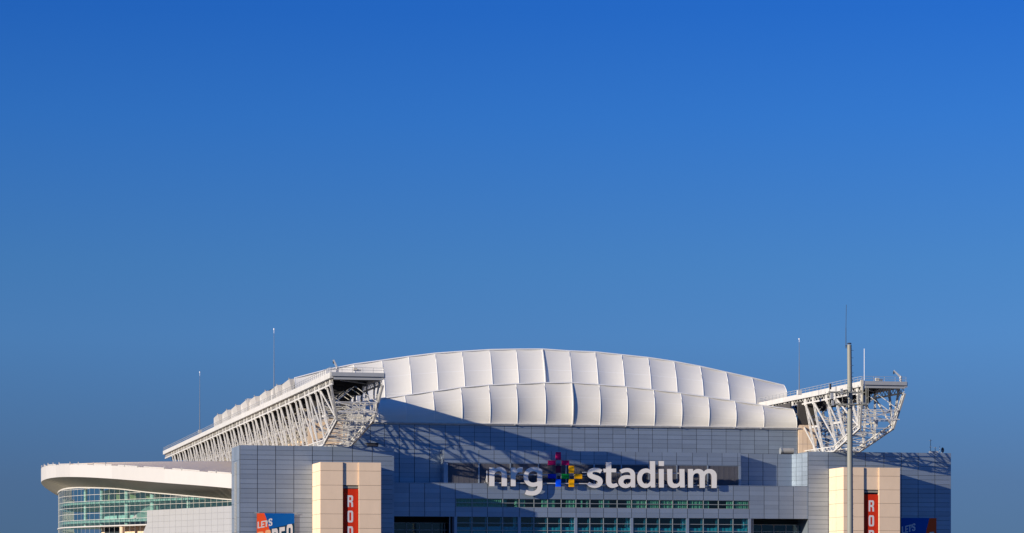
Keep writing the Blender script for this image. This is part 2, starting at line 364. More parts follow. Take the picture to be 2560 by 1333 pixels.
for i in range(20):
    a0, a1 = winj[i], winj[i+1]
    f = MB(); f.box(a0 - .06, a0 + .06, YLOW - .06, YLOW + .3, zs1, zs0); f.box(a0, a1, YLOW - .04, YLOW + .25, zm - .06, zm + .06)
    f.box(a0, a1, YLOW - .13, YLOW + .3, zs1 - .06, zs1 + .05); f.box(a0, a1, YLOW - .04, YLOW + .3, zs0 - .05, zs0 + .01)
    w = f.build('strip_window', M_FRAME, hall)
    for za, zb_ in ((zs1, zm), (zm, zs0)):
        p_ = MB(); p_.box(a0 + .06, a1 - .06, YLOW + .1, YLOW + .13, za + .05, zb_ - .05); p_.build('pane', M_GLHALL, w)
    for c0, c1 in CUR[i]:
        wavy(a0 + (a1 - a0) * c0 + .08, a0 + (a1 - a0) * c1 - .05, YLOW + .34, zs1 - .1, zs0 + .1, .10, .42).build('curtain', M_CURT, w)
    if i in COLS:
        c_ = MB(); c_.tube([(a1 - .45, YLOW + 1.0, zs1 - .1), (a1 - .45, YLOW + 1.0, zs0 + .1)], .42, 16); c_.build('column', M_INCOL, w)
# tall windows below
posts = [1139, 1298.5, 1439.5, 1579.5, 1719, 1874]
for u in posts:
    b = MB(); x = PX(u, YLOW); b.box(x - .32, x + .32, YLOW - .05, YLOW + .7, 0, zb - .002); b.build('window_pier', M_SIL, hall)
zl1, zl2 = PZ(1500, 1309.5, YLOW), PZ(1500, 1327.5, YLOW)
for i in range(20):
    a0, a1 = winj[i], winj[i+1]
    f = MB(); f.box(a0 - .07, a0 + .07, YLOW + .05, YLOW + .4, 0, zb)
    for z in (zl1, zl2): f.box(a0 + .07, a1 - .07, YLOW + .08, YLOW + .35, z - .055, z + .055)
    w = f.build('tall_window', M_FRAME, hall)
    for za, zb_ in ((5, zl2), (zl2, zl1), (zl1, zb)):
        p_ = MB(); p_.box(a0 + .07, a1 - .07, YLOW + .18, YLOW + .2, za + .055, zb_ - .055); p_.build('pane', M_GLLOW, w)
    top = PZ(1500, 1318.5 + random.uniform(-1, 1), YLOW + .7)
    wavy(a0 + .2, a1 - .25, YLOW + .40, top - 8, top, .06, .9, .12 if i > 3 else .02).build('shade', M_SHADE, w)
    v_ = MB(); v_.box(a1 - .42, a1 - .12, YLOW + .55, YLOW + .9, 5, zb - .1); v_.build('fin', M_SIL, w)
    if i in (3, 7, 11, 15, 19):
        c_ = MB(); c_.tube([(a1 - .75, YLOW + 1.3, 5), (a1 - .75, YLOW + 1.3, zb - .05)], .38, 16); c_.build('column', M_INCOL, w)
# deep entrance recesses left and right of the tall windows
for (ua, ub) in ((984, 1131), (1880, 2020.5)):
    a0, a1 = PX(ua, YLOW), PX(ub, YLOW)
    b = MB(); b.box(a0, a1, YLOW + 7, YLOW + 7.2, 0, zb + .3); b.box(a0, a1, YLOW + .52, YLOW + 7, zb + .01, zb + .25)
    b.box(a0 - .2, a0, YLOW + .52, YLOW + 7, 0, zb); b.box(a1, a1 + .2, YLOW + .52, YLOW + 7, 0, zb)
    e_ = b.build('entrance_recess', M_DARK, hall)
    f = MB(); n = 4
    for k in range(n + 1):
        x = a0 + (a1 - a0) * (k + .35) / (n + .6); f.box(x - .05, x + .05, YLOW + 4.8, YLOW + 5, 0, zb - 1.2)
    for z in (zb - 1.25, zb - 2.8, zb - 4.4): f.box(a0, a1, YLOW + 4.8, YLOW + 5.0, z - .05, z + .05)
    f.build('entrance_mullion', M_FRAME, e_)
    p_ = MB(); p_.box(a0, a1, YLOW + 5.02, YLOW + 5.04, 0, zb - 1.25); p_.build('pane', M_GLLOW, e_)
    b = MB(); x = a1 - .55 if ua < 1500 else a0 + .25; b.box(x - .07, x + .07, YLOW + .1, YLOW + .3, 0, zb); b.build('drain_pipe', M_FRAME, e_)
# gutter under the fabric roof
b = MB(); b.box(XL0 - .2, XR0 + .2, YU - .75, YU - .15, zU + .02, zU + .22); b.box(XL0, XR0, YU - .5, YU + .2, zU - .22, zU + .02)
gt = b.build('gutter', M_WHITE, hall)
for u in (1285, 1426, 1562, 1698, 1833, 1900):
    x = PX(u, YU); b = MB(); b.prism([(x - .18, zU + .02), (x + .18, zU + .02), (x, zU - .2)], YU - .85, YU - .6); b.build('outlet', M_WHITE, gt)

# ================================================================== FABRIC ROOFS
def interp(pts, u):
    for (a, va), (b_, vb) in zip(pts, pts[1:]):
        if u <= b_: 
            t = (u - a) / (b_ - a); return va + (vb - va) * t
    (a, va), (b_, vb) = pts[-2:]
    return vb + (vb - va) * (u - b_) / (b_ - a)
def tier(parent, ribs, Yb, Ym, Yt, dip, flange, topback):
    """ribs: (u_top, v_top, u_bottom, v_bottom) in photo pixels"""
    R = []
    for (ut, vt, ub, vb) in ribs:
        T = P(ut, vt, Yt); B = P(ub, vb, Yb)
        def curve(t, T=T, B=B):
            p = B.lerp(T, t); bow = (Ym - (Yb + Yt) / 2)
            p.y = Yb + (Yt - Yb) * t + bow * 4 * t * (1 - t)
            p.x += 0.0
            return p
        R.append(curve)
    NS, NT = 14, 18
    for i in range(len(R) - 1):
        vs = []; uvs = []
        dd = dip * random.uniform(.85, 1.15)
        for k in range(NT + 1):
            t = k / NT
            a = R[i](t); c = R[i+1](t)
            for j in range(NS + 1):
                s = j / NS; p = a.lerp(c, s)
                sag = 4 * s * (1 - s) * (0.30 + 0.70 * math.sin(math.pi * min(1, t * .9 + .08)))
                p.y += dd * sag * (1.0 if i != flange else .8)
                if i == flange: p.y += 0.05 * math.sin(math.pi * t) * (1 - s)
                p.z -= 0.16 * 4 * s * (1 - s) * t ** 3
                vs.append(p); uvs.append((s + i, t))
        m_ = MB(); fs = [(k*(NS+1)+j, k*(NS+1)+j+1, (k+1)*(NS+1)+j+1, (k+1)*(NS+1)+j) for k in range(NT) for j in range(NS)]
        m_.add(vs, fs, 0, True)
        o = m_.build('fabric_panel', M_FAB, parent)
        uvl = o.data.uv_layers.new(name='UVMap')
        for li, lo in enumerate(o.data.loops): uvl.data[li].uv = uvs[lo.vertex_index]
    for i, c in enumerate(R):
        m_ = MB(); pts = [c(k / 16) + Vector((0, .01, 0)) for k in range(17)]
        m_.tube(pts, .065, 8); m_.build('rib', M_FAB, parent)
        if i == flange:
            m_ = MB()
            for k in range(16):
                a, b_ = c(k / 16), c((k + 1) / 16)
                pr = lambda p, o_, q: (p.x + o_, p.y - q, p.z)
                e0 = 0.09 + .05 * math.sin(math.pi * k / 16); e1 = 0.09 + .05 * math.sin(math.pi * (k + 1) / 16)
                m_.add([pr(a, .12, e0), pr(b_, .12, e1), pr(b_, .12, -.7), pr(a, .12, -.7),
                        pr(a, .22, e0), pr(b_, .22, e1), pr(b_, .22, -.7), pr(a, .22, -.7)],
                       [(0,1,2,3),(7,6,5,4),(0,4,5,1),(3,2,6,7)])
            m_.build('closure_seam', M_BLACK, parent)
            m_ = MB()
            for k in range(16):
                a, b_ = c(k / 16), c((k + 1) / 16)
                e0 = .11 + .05 * math.sin(math.pi * k / 16); e1 = .11 + .05 * math.sin(math.pi * (k + 1) / 16)
                m_.add([(a.x-.12, a.y-e0, a.z), (b_.x-.12, b_.y-e1, b_.z), (b_.x+.12, b_.y-e1, b_.z), (a.x+.12, a.y-e0, a.z),
                        (a.x-.12, a.y+.3, a.z), (b_.x-.12, b_.y+.3, b_.z), (b_.x+.12, b_.y+.3, b_.z), (a.x+.12, a.y+.3, a.z)],
                       [(0,3,2,1),(4,5,6,7),(0,1,5,4),(3,7,6,2)])
            m_.build('flange', M_FAB, parent)
    # edge cable along the top and the roof surface behind it
    m_ = MB(); m_.tube([c(1) for c in R], .16, 8); m_.build('edge_beam', M_FAB, parent)
    m_ = MB(); vs = []
    for c in R:
        p = c(1); vs += [p + Vector((0, .05, -.02)), Vector((p.x, p.y + topback * .5, p.z + .15)), Vector((p.x, p.y + topback, p.z - .2))]
    n = len(R); m_.add(vs, [(i*3+k, (i+1)*3+k, (i+1)*3+k+1, i*3+k+1) for i in range(n-1) for k in range(2)], 0, True)
    m_.build('top_membrane', M_FAB, parent)
    return R

lowroof = empty('fixed_fabric_roof', (0, 0, 0), 'lower row of white scalloped fabric roof panels resting on the grey upper wall', 'roof')
crease = [(868,1012),(930,1000),(960,994.8),(1012,989),(1082,979),(1152,969),(1222,963),(1290,960),(1361,957.5),(1429,957),(1498,962),(1566,967),(1634,975),(1702,983),(1770,993),(1837,1003),(1905,1014),(1983,1024)]
lt = [868,942,1012,1082,1152,1222,1290,1361,1429,1498,1566,1634,1702,1770,1837,1905,1983]
lb = [872,945,1015,1085,1155,1225,1293,1363,1431,1499,1567,1635,1703,1771,1838.5,1909,1992]
tier(lowroof, [(a, interp(crease, a), c, 1057 + (c - 930) * .0138) for a, c in zip(lt, lb)], -.2, -.5, 1.2, .38, 8, 30)
uproof = empty('retractable_fabric_roof', (0, 0, 0), 'upper white vaulted fabric roof arching above the lower row between two trusses', 'roof')
sil = [(735,946),(826,922),(882,911),(955,901),(1022,891.4),(1088,883.4),(1155,878.7),(1222,874.5),(1290,873.2),(1356,872.9),(1423,877.5),(1488,880),(1554,887),(1620,894),(1685,903.6),(1750,915.8),(1815,930.3),(1880,944.5),(1960,963.5)]
ut = [736,815,885,955,1022,1088,1155,1224,1290,1356,1423,1488,1554,1620,1685,1750,1815,1880,1960]
RU = tier(uproof, [(u, interp(sil, u), u + (8 if 800 < u < 1900 else 6), 1028 if u < 1900 else 1000) for u in ut], 29.5, 29.6, 32.2, .37, 9, 78)
m_ = MB(); vs = []; nR = len(RU)
for i_, c in enumerate(RU):
    p = c(1); sh_ = .9 * (1 - 2 * i_ / (nR - 1)); vs += [Vector((p.x + sh_, 111, p.z - .75)), Vector((p.x + sh_, 189, p.z - .75))]
m_.add(vs, [(i_*2, (i_+1)*2, (i_+1)*2+1, i_*2+1) for i_ in range(nR - 1)], 0, True); m_.build('far_membrane', M_FAB, uproof)
# side skirt of the retractable roof along the truss: sawtooth folds of white cloth
pS = P(737, 946, 32.5); X0 = pS.x; zT = pS.z; zB = P(742, 992, 29.5).z - 1
for k in range(8):
    ya = 33 + 19.5 * k; yb = ya + 19.2
    zt = zT + (0.0 if k < 4 else 0.35); xo = X0 + (0 if k < 4 else .4)
    m_ = MB(); m_.add([(xo, ya, zB), (xo, yb, zB), (xo, yb, zt), (xo - 1.25, ya, zt - .15)], [(0,1,2,3)], 0)
    m_.add([(xo - .02, ya, zB), (xo - 1.25, ya, zt - .15), (xo + .7, ya - .1, zt)], [(0,1,2)], 0)
    m_.build('skirt_panel', M_FASC, uproof)
    m_ = MB(); m_.bar((xo - .03, ya - .15, zB), (xo - .03, ya - .15, zt), .14); m_.bar((xo - 1.3, ya + .1, zt + .02), (xo - .6, ya + 3.5, zt + .05), .22, .22)
    m_.build('skirt_post', M_GREY, uproof)
m_ = MB(); y4 = 33 + 19.5 * 4; m_.box(X0 - .6, X0 + 2.5, y4 - .9, y4 - .2, zB, zT + .6); m_.build('skirt_pier', M_FASC, uproof)

# ================================================================== ROOF TRUSSES
def truss(name, label, to, ti, ko, ki, bo, bi, yfar, ncols, mirror, uin):
    """to/ti: top outer/inner pixels at the tip; ko/ki: knee; bo/bi: bottom. outer = first side (towards -X)"""
    YT, YK, YB = -40.0, -35.0, -20.0
    TO, TI = P(*to, YT), P(*ti, YT); KO, KI = P(*ko, YK), P(*ki, YK); BO, BI = P(*bo, YB), P(*bi, YB)
    zt = (TO.z + TI.z) / 2; zk = (KO.z + KI.z) / 2; zbm = (BO.z + BI.z) / 2
    root = empty(name, ((TO.x + TI.x) / 2, YB, 0), label, 'roof truss', 'steel supertrusses carrying the roof')
    off = Vector((-(TO.x + TI.x) / 2, -YB, 0))
    def mk(m_, nme, mt, kind=None):
        o = m_.build(nme, mt, root, off, 0, kind); return o
    def sx_(side, z):
        T, K = (TO, KO) if side == 0 else (TI, KI)
        t = min(1, max(0, (z - zk) / (zt - zk))); B = BO if side == 0 else BI
        if z >= zk: return K.x + (T.x - K.x) * t
        return B.x + (K.x - B.x) * (z - zbm) / (zk - zbm)
    def pt(side, y, z): return Vector((sx_(side, z), y, z))
    def zlow(y):            # bottom line, rising at the nose
        if y >= YB: return zbm + .1
        if y <= YK: return zk + (zt - zk) * (YK - y) / (YK - YT) * 1.0
        return zbm + (zk - zbm) * (YB - y) / (YB - YK)
    FT, LB, RB = 1.15, 2.15, 2.5       # fascia bottom, lattice bottom, rail bottom below zt
    side_names = []
    # columns
    ks = []
    for k in range(ncols):
        ks.append((-36.0 + 14.2 * k, -30.6 + 14.2 * k))
    lean = 4.6
    ztc = zt - RB
    def column(side, ytop):
        yb = max(ytop - lean, YK + .6); zl = zlow(yb) + .3
        m_ = MB(); n = 12
        for dy in (-.42, .42):
            m_.bar(pt(side, ytop + dy, ztc + .5), pt(side, yb + dy, zl), .22, .18, (1, 0, 0))
        A_, B_ = pt(side, ytop, ztc), pt(side, yb, zl)
        n = max(4, int((A_ - B_).length / 1.3))
        for j in range(n):
            p = A_.lerp(B_, j / n); q = A_.lerp(B_, (j + 1) / n); sgn = .42 if j % 2 else -.42
            m_.bar(p + Vector((0, -sgn, 0)), q + Vector((0, sgn, 0)), .09, .07, (1, 0, 0))
        m_.bar(A_ + Vector((0, 0, .9)), A_ + Vector((0, 0, -.4)), .12, .95, (0, 1, 0))   # gusset plates
        m_.bar(B_ + Vector((0, 0, .7)), B_ + Vector((0, 0, -.5)), .12, 1.1, (0, 1, 0))
        return mk(m_, 'column', M_WHITE)
    for side in (0, 1):
        proto = {}
        for k, (yn, yf) in enumerate(ks):
            for w_, yy in (('n', yn), ('f', yf)):
                if yy - lean < YB + .5: column(side, yy); continue
                if 'c' not in proto: proto['c'] = (column(side, yy), yy)
                else:
                    src, y0 = proto['c']; c = src.copy(); COL.objects.link(c); c.parent = root
                    c.location = (off.x, off.y + (yy - y0), 0)
        # braces
        for k, (yn, yf) in enumerate(ks):
            def brace(y_top, y_bot, w=.42):
                y_bot = max(y_bot, YK + .8); m_ = MB(); a = pt(side, y_top, ztc + .2); c = pt(side, y_bot, zlow(y_bot) + .5)
                for dy in (-.2, .2): m_.bar(a + Vector((.05, dy, 0)), c + Vector((.05, dy, 0)), w * .42, .20, (1, 0, 0))
                return mk(m_, 'diagonal_brace', M_WHITE)
            brace(yn, yn - 14.2)
            brace(yf + .2, yn - lean + .5, .3)
            m_ = MB(); zmid = zt - (zt - zbm) * .56
            fr = (ztc - zmid) / (ztc - zbm)
            ya = yn - lean * fr; yb = yf - lean * fr
            if ya > YK + 1:
                m_.bar(pt(side, ya, zmid), pt(side, yb, zmid), .5, .45); m_.bar(pt(side, ya - .1, zmid - .9), pt(side, ya - .1, zmid + .9), .4, 1.0, (0, 1, 0))
                mk(m_, 'tie_strut', M_WHITE)
        # top chord
        m_ = MB(); X = (TO, TI)[side].x; sgn = -1 if side == 0 else 1
        m_.box(X - .35, X + .35, YT, yfar, zt - FT, zt)
        mk(m_, 'top_chord', M_WHITE)
        m_ = MB(); xl = sx_(side, zt - 1.8)
        m_.box(xl - .14, xl + .14, YT + 1.0, yfar, zt - RB, zt - LB)
        y = YT + .6; flip = 0
        while y < yfar - 1.2:
            a = (y, zt - FT + .02) if flip else (y, zt - LB - .02); c = (y + .95, zt - LB - .02) if flip else (y + .95, zt - FT + .02)
            m_.bar((xl, a[0], a[1]), (xl, c[0], c[1]), .15, .10, (1, 0, 0)); y += .95; flip = 1 - flip
        for (yn, yf) in ks:
            for yy in (yn, yf): m_.box(xl - .12, xl + .12, yy - .55, yy + .55, zt - RB - .3, zt - FT + .02)
        mk(m_, 'chord_lattice', M_WHITE)
        # bottom chord and nose chords
        m_ = MB(); xb_ = sx_(side, zbm)
        def laced(a, c, dist, w=.3):
            a = Vector(a); c = Vector(c); d = (c - a); Ln = d.length; d.normalize(); nrm = Vector((0, -d.z, d.y)).normalized() * dist
            if nrm.z < 0: nrm = -nrm
            m_.bar(a, c, w, .45, (1, 0, 0)); m_.bar(a + nrm, c + nrm, w * .7, .35, (1, 0, 0))
            n = max(2, int(Ln / 1.0))
            for j in range(n):
                p = a + d * (Ln * j / n); q = a + d * (Ln * (j + 1) / n)
                m_.bar(p + (nrm if j % 2 else nrm * 0), q + (nrm * 0 if j % 2 else nrm), .16, .15, (1, 0, 0))
        laced((xb_, YB, zbm), (xb_, yfar, zbm), 1.0)
        laced((xb_, YB, zbm), (sx_(side, zk), YK, zk), 1.1, .34)
        mk(m_, 'bottom_chord', M_WHITE)
        m_ = MB(); a = pt(side, YK, zk); c = Vector((X, YT + .6, zt - RB))
        for dy in (0, 1.1): m_.bar(a + Vector((0, dy, 0)), c + Vector((0, dy, 0)), .24, .4, (1, 0, 0))
        for j in range(8):
            p = a.lerp(c, j / 8); q = a.lerp(c, (j + 1) / 8)
            m_.bar(p + Vector((0, 1.1 * (j % 2), 0)), q + Vector((0, 1.1 * (1 - j % 2), 0)), .16)
        mk(m_, 'nose_post', M_WHITE)
    # cross frames
    for k, (yn, yf) in enumerate(ks[:ncols]):
        for yy in ((yn, yf) if k < 4 else (yn,)):
            m_ = MB(); zl = zlow(max(yy - lean, YK))
            levels = [ztc - (ztc - zbm) * q for q in (.30, .48, .67, .86)]
            def yat(z): return yy - lean * (ztc - z) / (ztc - zbm)
            pr = None
            for z in levels:
                if z < zl + .3: continue
                ya = max(yat(z), YT + .5)
                m_.bar(pt(0, ya, z), pt(1, ya, z), .16, .20)
            zz = [ztc] + [z for z in levels if z > zl + .3]
            for q in range(len(zz) - 1):
                a, c = zz[q], zz[q+1]; ya, yc = max(yat(a), YT), max(yat(c), YT)
                mid = (pt(0, ya, a) + pt(1, ya, a)) / 2
                if q % 2 == 0:
                    m_.bar(mid, pt(0, yc, c), .14); m_.bar(mid, pt(1, yc, c), .14)
                else:
                    m_.bar(pt(0, ya, a), pt(1, yc, c), .13); m_.bar(pt(1, ya, a), pt(0, yc, c), .13)
            mk(m_, 'cross_frame', M_WHITE)
    m_ = MB()       # struts across the sloping nose and under the bottom
    for q in range(7):
        t = q / 6; y = YB + (YK - YB) * t; z = zbm + (zk - zbm) * t
        m_.bar((sx_(0, z), y, z), (sx_(1, z), y, z), .13, .15)
        if q < 6:
            t2 = (q + 1) / 6; y2 = YB + (YK - YB) * t2; z2 = zbm + (zk - zbm) * t2
            m_.bar((sx_(q % 2, z), y, z), (sx_(1 - q % 2, z2), y2, z2), .12)
    y = YB
    q = 0
    while y < yfar - 14:
        m_.bar((BO.x, y, zbm), (BI.x, y, zbm), .25); m_.bar((BO.x if q % 2 else BI.x, y, zbm), (BI.x if q % 2 else BO.x, y + 7.1, zbm), .2); y += 7.1; q += 1
    mk(m_, 'bottom_bracing', M_WHITE)
    # deck, end beams
    m_ = MB(); m_.box(TO.x + .36, TI.x - .36, YT + .6, yfar, zt - .5, zt - .12); mk(m_, 'deck', M_DECK)
    for q in range(int((yfar - YT) / 14.2)):
        y = -36.0 + 14.2 * q
        m_ = MB(); m_.box(TO.x + .36, TI.x - .36, y - .2, y + .2, zt - 1.3, zt - .51); mk(m_, 'deck_beam', M_DECK)
        m_ = MB(); m_.bar((TO.x + .4, y + .3, zt - .9), (TI.x - .4, y + 13.9, zt - .9), .25); mk(m_, 'deck_brace', M_GREY)
        if q:
            m_ = MB(); m_.box(TO.x + 1.2, TI.x - 1.2, y + .3, y + .5, zt - 3.4, zt - .52); mk(m_, 'shadow_board', M_DECK)  # dark boards added so the space under the deck reads as shaded
    m_ = MB(); m_.box(TO.x - .1, TI.x + .1, YT - .3, YT - .01, zt - .78, zt + .02); mk(m_, 'end_beam', M_GREY)
    m_ = MB(); m_.box(TO.x + .45, TI.x - .15, YT + .02, YT + .4, zt - 1.45, zt - .8); mk(m_, 'end_plate', M_GREY)
    # railings
    m_ = MB()
    def rail(a, c, step=2.0):
        a = Vector(a); c = Vector(c); n = max(1, int((c - a).length / step))
        for h in (.55, 1.05): m_.bar(a + Vector((0, 0, h)), c + Vector((0, 0, h)), .07)
        for j in range(n + 1):
            p = a.lerp(c, j / n); m_.bar(p, p + Vector((0, 0, 1.05)), .07, .07, (0, 1, 0))
    rail((TO.x, YT, zt), (TI.x, YT, zt)); rail((TO.x - .2, YT, zt), (TO.x - .2, yfar, zt), 2.6)
    mk(m_, 'railing', M_GREY)
    # cream seating walls seen inside the truss behind the end wall
    for k, (yn, yf) in enumerate(ks):
        if yn < 4: continue
        m_ = MB()
        inn = 1 if not mirror else 0; s_ = -1 if not mirror else 1
        xi = (TI.x if inn else TO.x) ; y = yn + 2.5
        m_.prism([(xi - s_*0.8, zt - 7), (xi + s_ * 1.6, zt - 9), (xi + s_ * 5.0, zt - 14), (xi + s_ * 7.2, zbm - 1.0), (xi - s_*0.8, zbm - 1.0)], y, y + .5)
        mk(m_, 'raker_wall', M_CREAM)
    return root, TO, TI, zt
tl = truss('roof_truss', 'long white steel lattice truss running back behind the lounge roof, nose at the fabric roof', (829, 931), (959, 933), (843, 1050), (934, 1052), (809, 1113), (879, 1113), 288, 22, False, 0)
tr = truss('roof_truss', 'white steel lattice truss behind the tall monopole, open sky showing through its nose', (2157, 953), (2265, 955), (2151, 1069), (2234, 1072), (2087, 1127), (2150, 1129), 288, 10, True, 0)

# ================================================================== CORNER TOWERS
def tower(label, cor, joints, uend, vt, pyl, pyr, py_top, pyj, side_depth, chan, nside, yt, yp):
    t = empty('corner_tower', (PX(cor, yt), yt, 0), label, 'tower', 'corner towers of the stadium end')
    T0 = Vector((PX(cor, yt), yt, 0))
    xa, xb = PX(cor, yt), PX(uend, yt); z1 = PZ((cor + uend) / 2, vt, yt)
    pa, pb = PX(pyl[0], yt), PX(pyr, yp)
    rel = lambda p: (p[0] - T0.x, p[1] - T0.y)
    ww = clad(t, 'tower_wall', rel((xa, yt)), rel((xb, yt)), 0, z1, [PX(u, yt) - xa for u in joints], rows_down(z1, 1.02, 21) + [z1 - 21.42 - 3.06 * k for k in range(1, 1 + int((z1 - 21.42) / 3.06))], gap=0.12, vgap=.045,
         skip=lambda x, z: (PX(pyl[1], yt) - xa + .5) < x < (PX(pyr, yt) - xa - 3.5) and z < z1 - 4.2)
    # left face
    if nside: clad(t, 'side_wall', rel((xa, yt + side_depth)), rel((xa, yt + .4)), 0, z1, [side_depth * .3, side_depth * .62], rows_down(z1, 3.06, int(z1 / 3.06)), gap=.1, vgap=.05, major=99)
    # body
    b = MB(); b.box(.05, xb - xa - .02, .36, 13, 0, z1 - .05); b.box(xb - xa - .34, xb - xa, -.09, .36, 0, z1); b.build('tower_body', M_SIL, t)
    # pylon
    yP = yp - yt; x0 = PX(pyl[1], yp) - T0.x; x1 = PX(pyr, yp) - T0.x; zp = PZ((pyl[1] + pyr) / 2, py_top, yp)
    c0 = PX(chan[0], yp) - T0.x; c1 = PX(chan[1], yp) - T0.x; zc = PZ(chan[0], chan[2], yp)
    b = MB()
    b.box(x0 + .12, c0 - .02, yP + .12, -.12, 0, zp - .04); b.box(c1 + .02, x1 - .12, yP + .12, -.12, 0, zp - .04); b.box(c0 - .02, c1 + .02, yP + 1.0, -.12, 0, zp - .04)
    py = b.build('pylon', M_CJOINT, t)
    step = 3.02; z = zp; first = zp - PZ(pyl[1], py_top + 21.5, yp)
    first = abs(PZ(pyl[1], py_top, yp) - PZ(pyl[1], py_top + 21.5, yp))
    rows = [zp, zp - first] + [zp - first - step * k for k in range(1, 1 + int((zp - first) / step))]
    rows[2] = zp - first - step
    for k in range(len(rows) - 1):
        za, zb_ = rows[k + 1] + .03, rows[k] - (.03 if k else 0); hgt = zb_ - za
        link('cream_panel', boxmesh(c0 - x0, .3, hgt, M_CREAM), py, (x0, yP, za))
        link('cream_panel', boxmesh(x1 - c1, .3, hgt, M_CREAM), py, (c1, yP, za))
        if k < 2: link('cream_panel', boxmesh(c1 - c0 - .1, .3, hgt, M_CREAM), py, (c0 + .05, yP + .30, za))
        # channel jambs
        if k >= 0:
            link('jamb_panel', boxmesh(.12, .62, hgt, M_CREAM), py, (c1 - .12 + .11, yP + .31, za))
            link('jamb_panel', boxmesh(.12, .62, hgt, M_CREAM), py, (c0 - .11, yP + .31, za))
        # side returns
        dep = (-yP - .3)
        link('side_panel', boxmesh(.12, dep * .5 - .12, hgt, M_CREAM), py, (x0 - .002, yP + .33, za))
        link('side_panel', boxmesh(.12, dep * .5 - .08, hgt, M_CREAM), py, (x0 - .002, yP + .33 + dep * .5, za))
        link('side_panel', boxmesh(.12, dep - .3, hgt, M_CREAM), py, (x1 - .12, yP + .33, za))
    # head of the banner channel
    zz = rows[2]
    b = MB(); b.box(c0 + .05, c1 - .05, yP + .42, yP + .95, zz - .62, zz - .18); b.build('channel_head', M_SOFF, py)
    b = MB(); b.box(c0 + .02, c1 - .02, yP + .9, yP + 1.0, 0, zz); b.build('channel_back', M_DARK, py)
    return t, T0, (c0 + T0.x, c1 + T0.x, zz), z1
tA, TA0, chA, zTA = tower('grey clad corner tower below the longer truss, with a cream pylon beside the sign wall', 600, [643.5, 689, 734.5, 781, 831.5, 881, 930.5], 985, 1115.3, (781, 801), 952.5, 1156,
                     None, 13, (857, 897.5, 1156), True, YTOW, YPYL)
tB, TB0, chB, zTB = tower('grey clad corner tower with a cream pylon directly behind the tall monopole', 2020.5, [2070.5, 2115, 2163, 2209.5, 2253, 2295, 2337], 2377, 1131, (2070.5, 2109), 2250, 1169,
                     None, 9.5, (2159.5, 2198, 1169), False, YTOB, YPYB)
# slot of louvres on the left face of the first tower
b = MB()
for k in range(58): 
    z = zTA - 3.6 - k * .3; b.box(-.22, -.11, 4.2, 7.8, z, z + .16)
b.build('side_louvre', M_VENT, tA, kind='stuff')

# ================================================================== CLUB LOUNGE (curved glass wing)
club = empty('club_lounge', PD(400, 1475, 680) - Vector((0, 0, 10)), 'curved teal glass lounge wing under a broad white overhanging roof', 'building')
CO = Vector(club.location)
def lp3(u, v, d): return PD(u, v, d) - CO
def dens(pts, n):       # Catmull-Rom through vectors
    out = []
    for i in range(len(pts) - 1):
        p0, p1, p2, p3 = pts[max(i-1, 0)], pts[i], pts[i+1], pts[min(i+2, len(pts)-1)]
        for k in range(n):
            t = k / n
            out.append(0.5 * ((2*p1) + (p2-p0)*t + (2*p0-5*p1+4*p2-p3)*t*t + (3*p1-p0-3*p2+p3)*t*t*t))
    out.append(pts[-1]); return out
FP = [(640,613,1189.5,1227.5),(578,618,1184.6,1221),(500,624,1178.5,1214),(411,633,1171.8,1207.4),(344,641,1167.5,1202),(280,650,1163.8,1197),(220,660,1161.8,1193.5),(175,669,1161.5,1192.5),(140,679,1162.5,1193.6),(115,690,1165,1198),(103,703,1171,1205),(107,720,1177,1214),(122,738,1188,1226),(146,756,1199,1240),(180,772,1208,1250)]
FT_ = dens([lp3(u, a, d) for u, d, a, b_ in FP], 4); FB_ = dens([lp3(u, b_, d) for u, d, a, b_ in FP], 4)
GP = [(640,622,1255),(578,632,1249),(502,641,1242),(413,651,1234),(364,658,1229.7),(295,667,1221.6),(222,677,1219),(190,683,1219.3),(163,689,1222.5),(150,697,1228),(146,707,1234),(149,720,1240),(162,735,1246),(185,750,1252)]
GT_ = dens([lp3(u, v, d) for u, d, v in GP], 4)
def strip(A1, B1, name, m, parent, smooth=True, extra=None):
    m_ = MB(); n = min(len(A1), len(B1)); vs = list(A1[:n]) + list(B1[:n])
    m_.add(vs, [(i, i+1, n+i+1, n+i) for i in range(n-1)], 0, smooth); return m_.build(name, m, parent)
# fascia in separate plates
nF = len(FT_)
can = MB(); can.add(list(FT_) + [p + Vector((0, 0, -.05)) for p in FT_], [(i, i+1, nF+i+1, nF+i) for i in range(nF-1)])
canopy = can.build('canopy', M_FASC, club)
seg = 4
for i in range(0, nF - 1, seg):
    m_ = MB(); a = FT_[i:i+seg+1]; c = FB_[i:i+seg+1]; n = len(a)
    inw = []
    for k, p in enumerate(a):
        q = (a[min(k+1, n-1)] - a[max(k-1, 0)]); nr = Vector((-q.y, q.x, 0)).normalized(); inw.append(nr * .2)
    vs = list(a) + list(c)
    m_.add(vs, [(k, k+1, n+k+1, n+k) for k in range(n-1)], 0, True)
    m_.build('fascia_panel', M_FASC, canopy)
